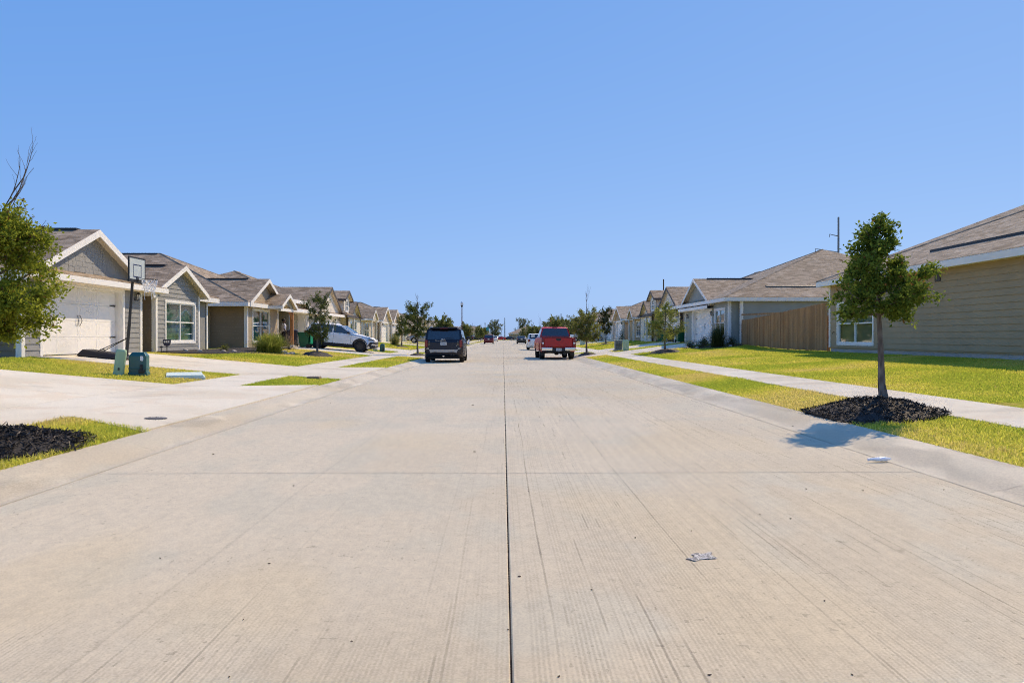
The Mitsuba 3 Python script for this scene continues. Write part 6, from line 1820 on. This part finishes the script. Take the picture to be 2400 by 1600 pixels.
pole(1.06, 500, 13.0, 0.42, 'grey steel pole standing over the far end of the street')
pole(33.4, 80, 13.2, 0.17, 'tall grey pole with side arms behind the round street tree', arms=((-2.3, 9.7, 0.35), (-1.9, 8.3, 0.05), (-0.9, 11.3, 0.2)))
pole(29.9, 150, 12.0, 0.20, 'dark pole rising behind the dormer roof on the right', 'm_woodpole')
pole(15.7, 260, 7.6, 0.20, 'short dark pole over the trees behind the red pickup', 'm_woodpole')
pole(18.0, 250, 8.5, 0.20, 'dark pole above the roofline behind the red pickup cab', 'm_woodpole')
pole(9.9, 300, 5.7, 0.10, 'thin pole by the white crossover at the end of the street')
pole(-0.75, 320, 5.2, 0.10, 'thin pole left of the grey steel pole')
pole(-12.4, 330, 6.9, 0.11, 'thin pole over the far left roofs')

k = num('hydrant')
tr = place(-5.0, 117.2, GZ(-5.0, 117.2))
put(k + '__barrel', MB().tube([(0, 0, 0), (0, 0, 0.55), (0, 0, 0.66), (0, 0, 0.74)], [0.12, 0.11, 0.12, 0.03], 12), 'm_paper', smooth=30, tr=tr)
put(k + '__outlet', MB().tube([(-0.2, 0, 0.45), (0.2, 0, 0.45)], 0.06, 10).tube([(0, -0.18, 0.42), (0, 0, 0.42)], 0.07, 10), 'm_paper', tr=tr)
lab(k, 'pale hydrant beside the thin tree by the near street lamp', 'hydrant')

# yard sign and path light in front of the grey house's window
k = num('yard_sign')
x, y = -12.8, 30.85
z = GZ(x, y)
put(k + '__stake', MB().tube([(x, y, z - 0.05), (x, y, z + 0.30)], 0.016, 6), 'm_black')
sh = Polygon([(-0.15, 0.52), (0.15, 0.52), (0.15, 0.40), (0.10, 0.30), (0, 0.25), (-0.10, 0.30), (-0.15, 0.40)])
put(k + '__shield', MB().poly(sh, -0.01, 0.01, lambda u, v, w: np.stack([x + u, y + w, z + v], 1)), 'm_signblue')
put(k + '__shield__print', MB().poly(unary_union([sbox(-0.11 + i * 0.075, 0.40, -0.055 + i * 0.075, 0.475) for i in range(3)]), 0.0, 0.004, lambda u, v, w: np.stack([x + u, y - 0.0105 - w, z + v], 1)), 'm_paper')
lab(k, 'dark blue shield-shaped security sign on a stake by the grey house', 'yard sign')
k = num('path_light')
put(k + '__stem', MB().tube([(-12.95, 30.7, GZ(-12.9, 30.7) - 0.02), (-12.95, 30.7, GZ(-12.9, 30.7) + 0.2)], 0.014, 6), 'm_black')
put(k + '__cap', MB().tube([(-12.95, 30.7, GZ(-12.9, 30.7) + 0.2), (-12.95, 30.7, GZ(-12.9, 30.7) + 0.24), (-12.95, 30.7, GZ(-12.9, 30.7) + 0.27)], [0.05, 0.05, 0.015], 10), 'm_black')
lab(k, 'small black path light left of the shield-shaped sign', 'path light')


# the person on the porch
def chain(pts):
    return [m3.Manifold.batch_hull([m3.Manifold.sphere(r0, 16).translate(tuple(a)), m3.Manifold.sphere(r1, 16).translate(tuple(b))]) for (a, r0), (b, r1) in zip(pts[:-1], pts[1:])]


def soft(parts, edge=0.02):
    m = parts[0]
    for p in parts[1:]: m = m + p
    q = m.refine_to_length(edge).to_mesh()
    t = trimesh.Trimesh(np.array(q.vert_properties)[:, :3], np.array(q.tri_verts), process=True)
    trimesh.smoothing.filter_taubin(t, iterations=8)
    return t.vertices, t.faces


def person():
    key = num('person')
    tr = place(-13.22, 48.75, 0.70, -60)
    V = lambda *a: np.array(a, float)
    body = []
    for s in (-1, 1):       # legs, feet, arms, hands
        body += chain([(V(s * 0.09, 0.0, 0.84), 0.095), (V(s * 0.10, 0.02, 0.46), 0.060), (V(s * 0.10, -0.015, 0.09), 0.040)])
        body += chain([(V(s * 0.10, -0.03, 0.045), 0.042), (V(s * 0.11, 0.15, 0.035), 0.032)])
        sh, el, wr = V(s * 0.18, -0.01, 1.33), V(s * 0.23, -0.03, 1.06), V(s * 0.20, 0.12, 0.88)
        body += chain([(sh, 0.055), (el, 0.042), (wr, 0.028)])
        palm = wr + V(0, 0.055, -0.035)
        body += chain([(wr, 0.028), (palm, 0.032)])
        for i, (ln, off) in enumerate(((0.065, -0.027), (0.078, -0.009), (0.072, 0.009), (0.055, 0.026))):
            p = palm + V(off, 0.02, -0.01)
            body += chain([(p, 0.0095), (p + V(0, ln * 0.5, -ln * 0.25), 0.009), (p + V(0, ln * 0.7, -ln * 0.75), 0.008)])
        body += chain([(palm + V(-s * 0.025, -0.01, 0), 0.011), (palm + V(-s * 0.05, 0.03, -0.02), 0.009), (palm + V(-s * 0.052, 0.055, -0.035), 0.008)])
    body += chain([(V(0, 0, 0.88), 0.13), (V(0, 0.0, 1.05), 0.12), (V(0, 0.0, 1.25), 0.14)]) + chain([(V(-0.15, 0, 1.34), 0.06), (V(0.15, 0, 1.34), 0.06)]) + chain([(V(0, 0, 1.36), 0.06), (V(0, 0.015, 1.46), 0.052)])
    head = [m3.Manifold.sphere(0.1, 24).scale((0.76, 0.92, 1.12)).translate((0, 0.02, 1.56)), m3.Manifold.sphere(0.06, 16).scale((0.9, 1.0, 0.8)).translate((0, 0.055, 1.485)),
            m3.Manifold.sphere(0.016, 12).scale((0.9, 1.3, 1.4)).translate((0, 0.122, 1.545)), m3.Manifold.sphere(0.02, 10).scale((0.4, 0.8, 1.3)).translate((-0.078, 0.015, 1.55)), m3.Manifold.sphere(0.02, 10).scale((0.4, 0.8, 1.3)).translate((0.078, 0.015, 1.55)),
            m3.Manifold.sphere(0.018, 10).scale((1.5, 0.6, 0.45)).translate((0, 0.108, 1.502))]
    USED.discard(key)
    put(key, soft(body + head, 0.02), 'm_skin', smooth=True, tr=tr)
    put(key + '__hair', soft([m3.Manifold.sphere(0.108, 24).scale((0.80, 0.95, 1.0)).translate((0, -0.004, 1.60)) - m3.Manifold.cube((0.4, 0.2, 0.2)).translate((-0.2, 0.055, 1.42))], 0.02), 'm_hair', smooth=True, tr=tr)
    for s in (-1, 1):
        put(key + '__eye', M(m3.Manifold.sphere(0.009, 10).translate((s * 0.03, 0.108, 1.567))), 'm_hair', smooth=True, tr=tr)
    shirt = chain([(V(0, 0, 0.90), 0.148), (V(0, 0, 1.05), 0.137), (V(0, 0, 1.25), 0.155)]) + chain([(V(-0.155, 0, 1.335), 0.072), (V(0.155, 0, 1.335), 0.072)])
    for s in (-1, 1): shirt += chain([(V(s * 0.18, -0.01, 1.325), 0.07), (V(s * 0.215, -0.022, 1.14), 0.062)])
    put(key + '__shirt', soft(shirt, 0.025), 'm_shirt', smooth=True, tr=tr)
    tro = chain([(V(-0.06, 0, 0.86), 0.125), (V(0.06, 0, 0.86), 0.125)])
    for s in (-1, 1): tro += chain([(V(s * 0.09, 0, 0.82), 0.11), (V(s * 0.10, 0.02, 0.46), 0.075), (V(s * 0.10, -0.012, 0.10), 0.062)])
    put(key + '__trousers', soft(tro, 0.025), 'm_trousers', smooth=True, tr=tr)
    lab(key, 'dark-haired person in a white shirt standing on the porch behind the orange post', 'person')
person()

# small litter on the concrete
rng = np.random.default_rng(9)
PX = [(502, 1064), (689, 1138), (632, 1320), (571, 1451), (824, 1503), (1310, 1588), (1191, 1477), (1217, 1352), (1112, 1059), (767, 903), (776, 944), (680, 937), (1037, 915), (1622, 1246), (1665, 1586), (1937, 1412), (2003, 1587), (1784, 1208), (1856, 1218), (2219, 1150), (1893, 1148), (2027, 1152), (1108, 950), (1900, 991), (1861, 1005), (378, 1307), (538, 1585), (1387, 1384), (1490, 1262)]
for i, (px, py) in enumerate(PX):
    y = CAM_Z * FOCAL / (py - 789)
    x = (px - 1179) / FOCAL * y
    L = 0.005 + 0.0024 * rng.uniform(0.3, 1.6) * y / 3
    a = rng.uniform(0, 3.1)
    m = trimesh.creation.icosphere(1, 1.0)
    v = m.vertices * (1 + 0.6 * (meshkit.noise(m.vertices * 2 + i * 5) - 0.5)[:, None]) * np.array([L, L * rng.uniform(0.3, 0.6), L * 0.3])
    zz = max(0.0, 0.02 if abs(x) > 4.1 else 0.0) + 0.001
    if abs(x - 0.13) > 3.9: zz = 0.03
    k = put('leaf_scrap', (place(x, y, zz + L * 0.3, math.degrees(a))(v), m.faces), 'm_dryleaf', smooth=True)
    lab(k, 'tiny dark leaf scrap lying on the concrete street', 'leaf scrap', 'dark leaf scraps scattered over the street')
k = num('twig')
USED.discard(k)
put(k, MB().tube([(5.02, 9.35, 0.115), (5.06, 9.42, 0.13), (5.17, 9.52, 0.125)], [0.009, 0.011, 0.007], 6).tube([(5.06, 9.42, 0.13), (5.03, 9.48, 0.125)], 0.006, 5), 'm_dryleaf')
lab(k, 'short dark twig on the right curb near the edge of the picture', 'twig')
k = num('flattened_scrap')
pg = Polygon([(0.045 * (1 + 0.35 * math.sin(3 * t + 1) + 0.2 * math.sin(7 * t)) * math.cos(t) * 1.35, 0.1 * (1 + 0.3 * math.sin(2 * t) + 0.18 * math.sin(5 * t + 2)) * math.sin(t)) for t in np.linspace(0, 2 * np.pi, 40, endpoint=False)])
v, f = trimesh.remesh.subdivide_to_size(*(lambda m: (m.vertices, m.faces))(trimesh.creation.extrude_polygon(pg, 0.003, engine='earcut')), 0.02)
v = np.array(v); v[:, 2] += np.where(v[:, 2] > 0.002, 0.003 * meshkit.noise(np.stack([v[:, 0] * 60, v[:, 1] * 45, v[:, 0] * 0], 1)), 0)
USED.discard(k); put(k, (place(1.165, 4.74, 0.001, -35)(v), f), 'm_residue')
lab(k, 'flattened grey scrap stuck to the right lane of the street', 'scrap')
k = num('crushed_bottle')
tr = place(3.93, 8.32, 0.032, 12)
put(k + '__body', MB().add(*(lambda m: (np.array(m.vertices) * [0.105, 0.034, 0.024] * (1 + 0.25 * (meshkit.noise(np.array(m.vertices) * 3) - 0.5)[:, None]), m.faces))(trimesh.creation.icosphere(3))), 'm_clear', smooth=True, tr=tr)
put(k + '__neck', MB().tube([(-0.098, 0, 0.0), (-0.14, 0.005, 0.0)], [0.018, 0.013], 10), 'm_clear', tr=tr)
put(k + '__bottle_cap', MB().tube([(-0.141, 0.005, 0.0), (-0.158, 0.007, 0.0)], 0.015, 10), 'm_paper', tr=tr)
lab(k, 'crushed clear plastic bottle lying in the right gutter by the tree shadow', 'bottle')
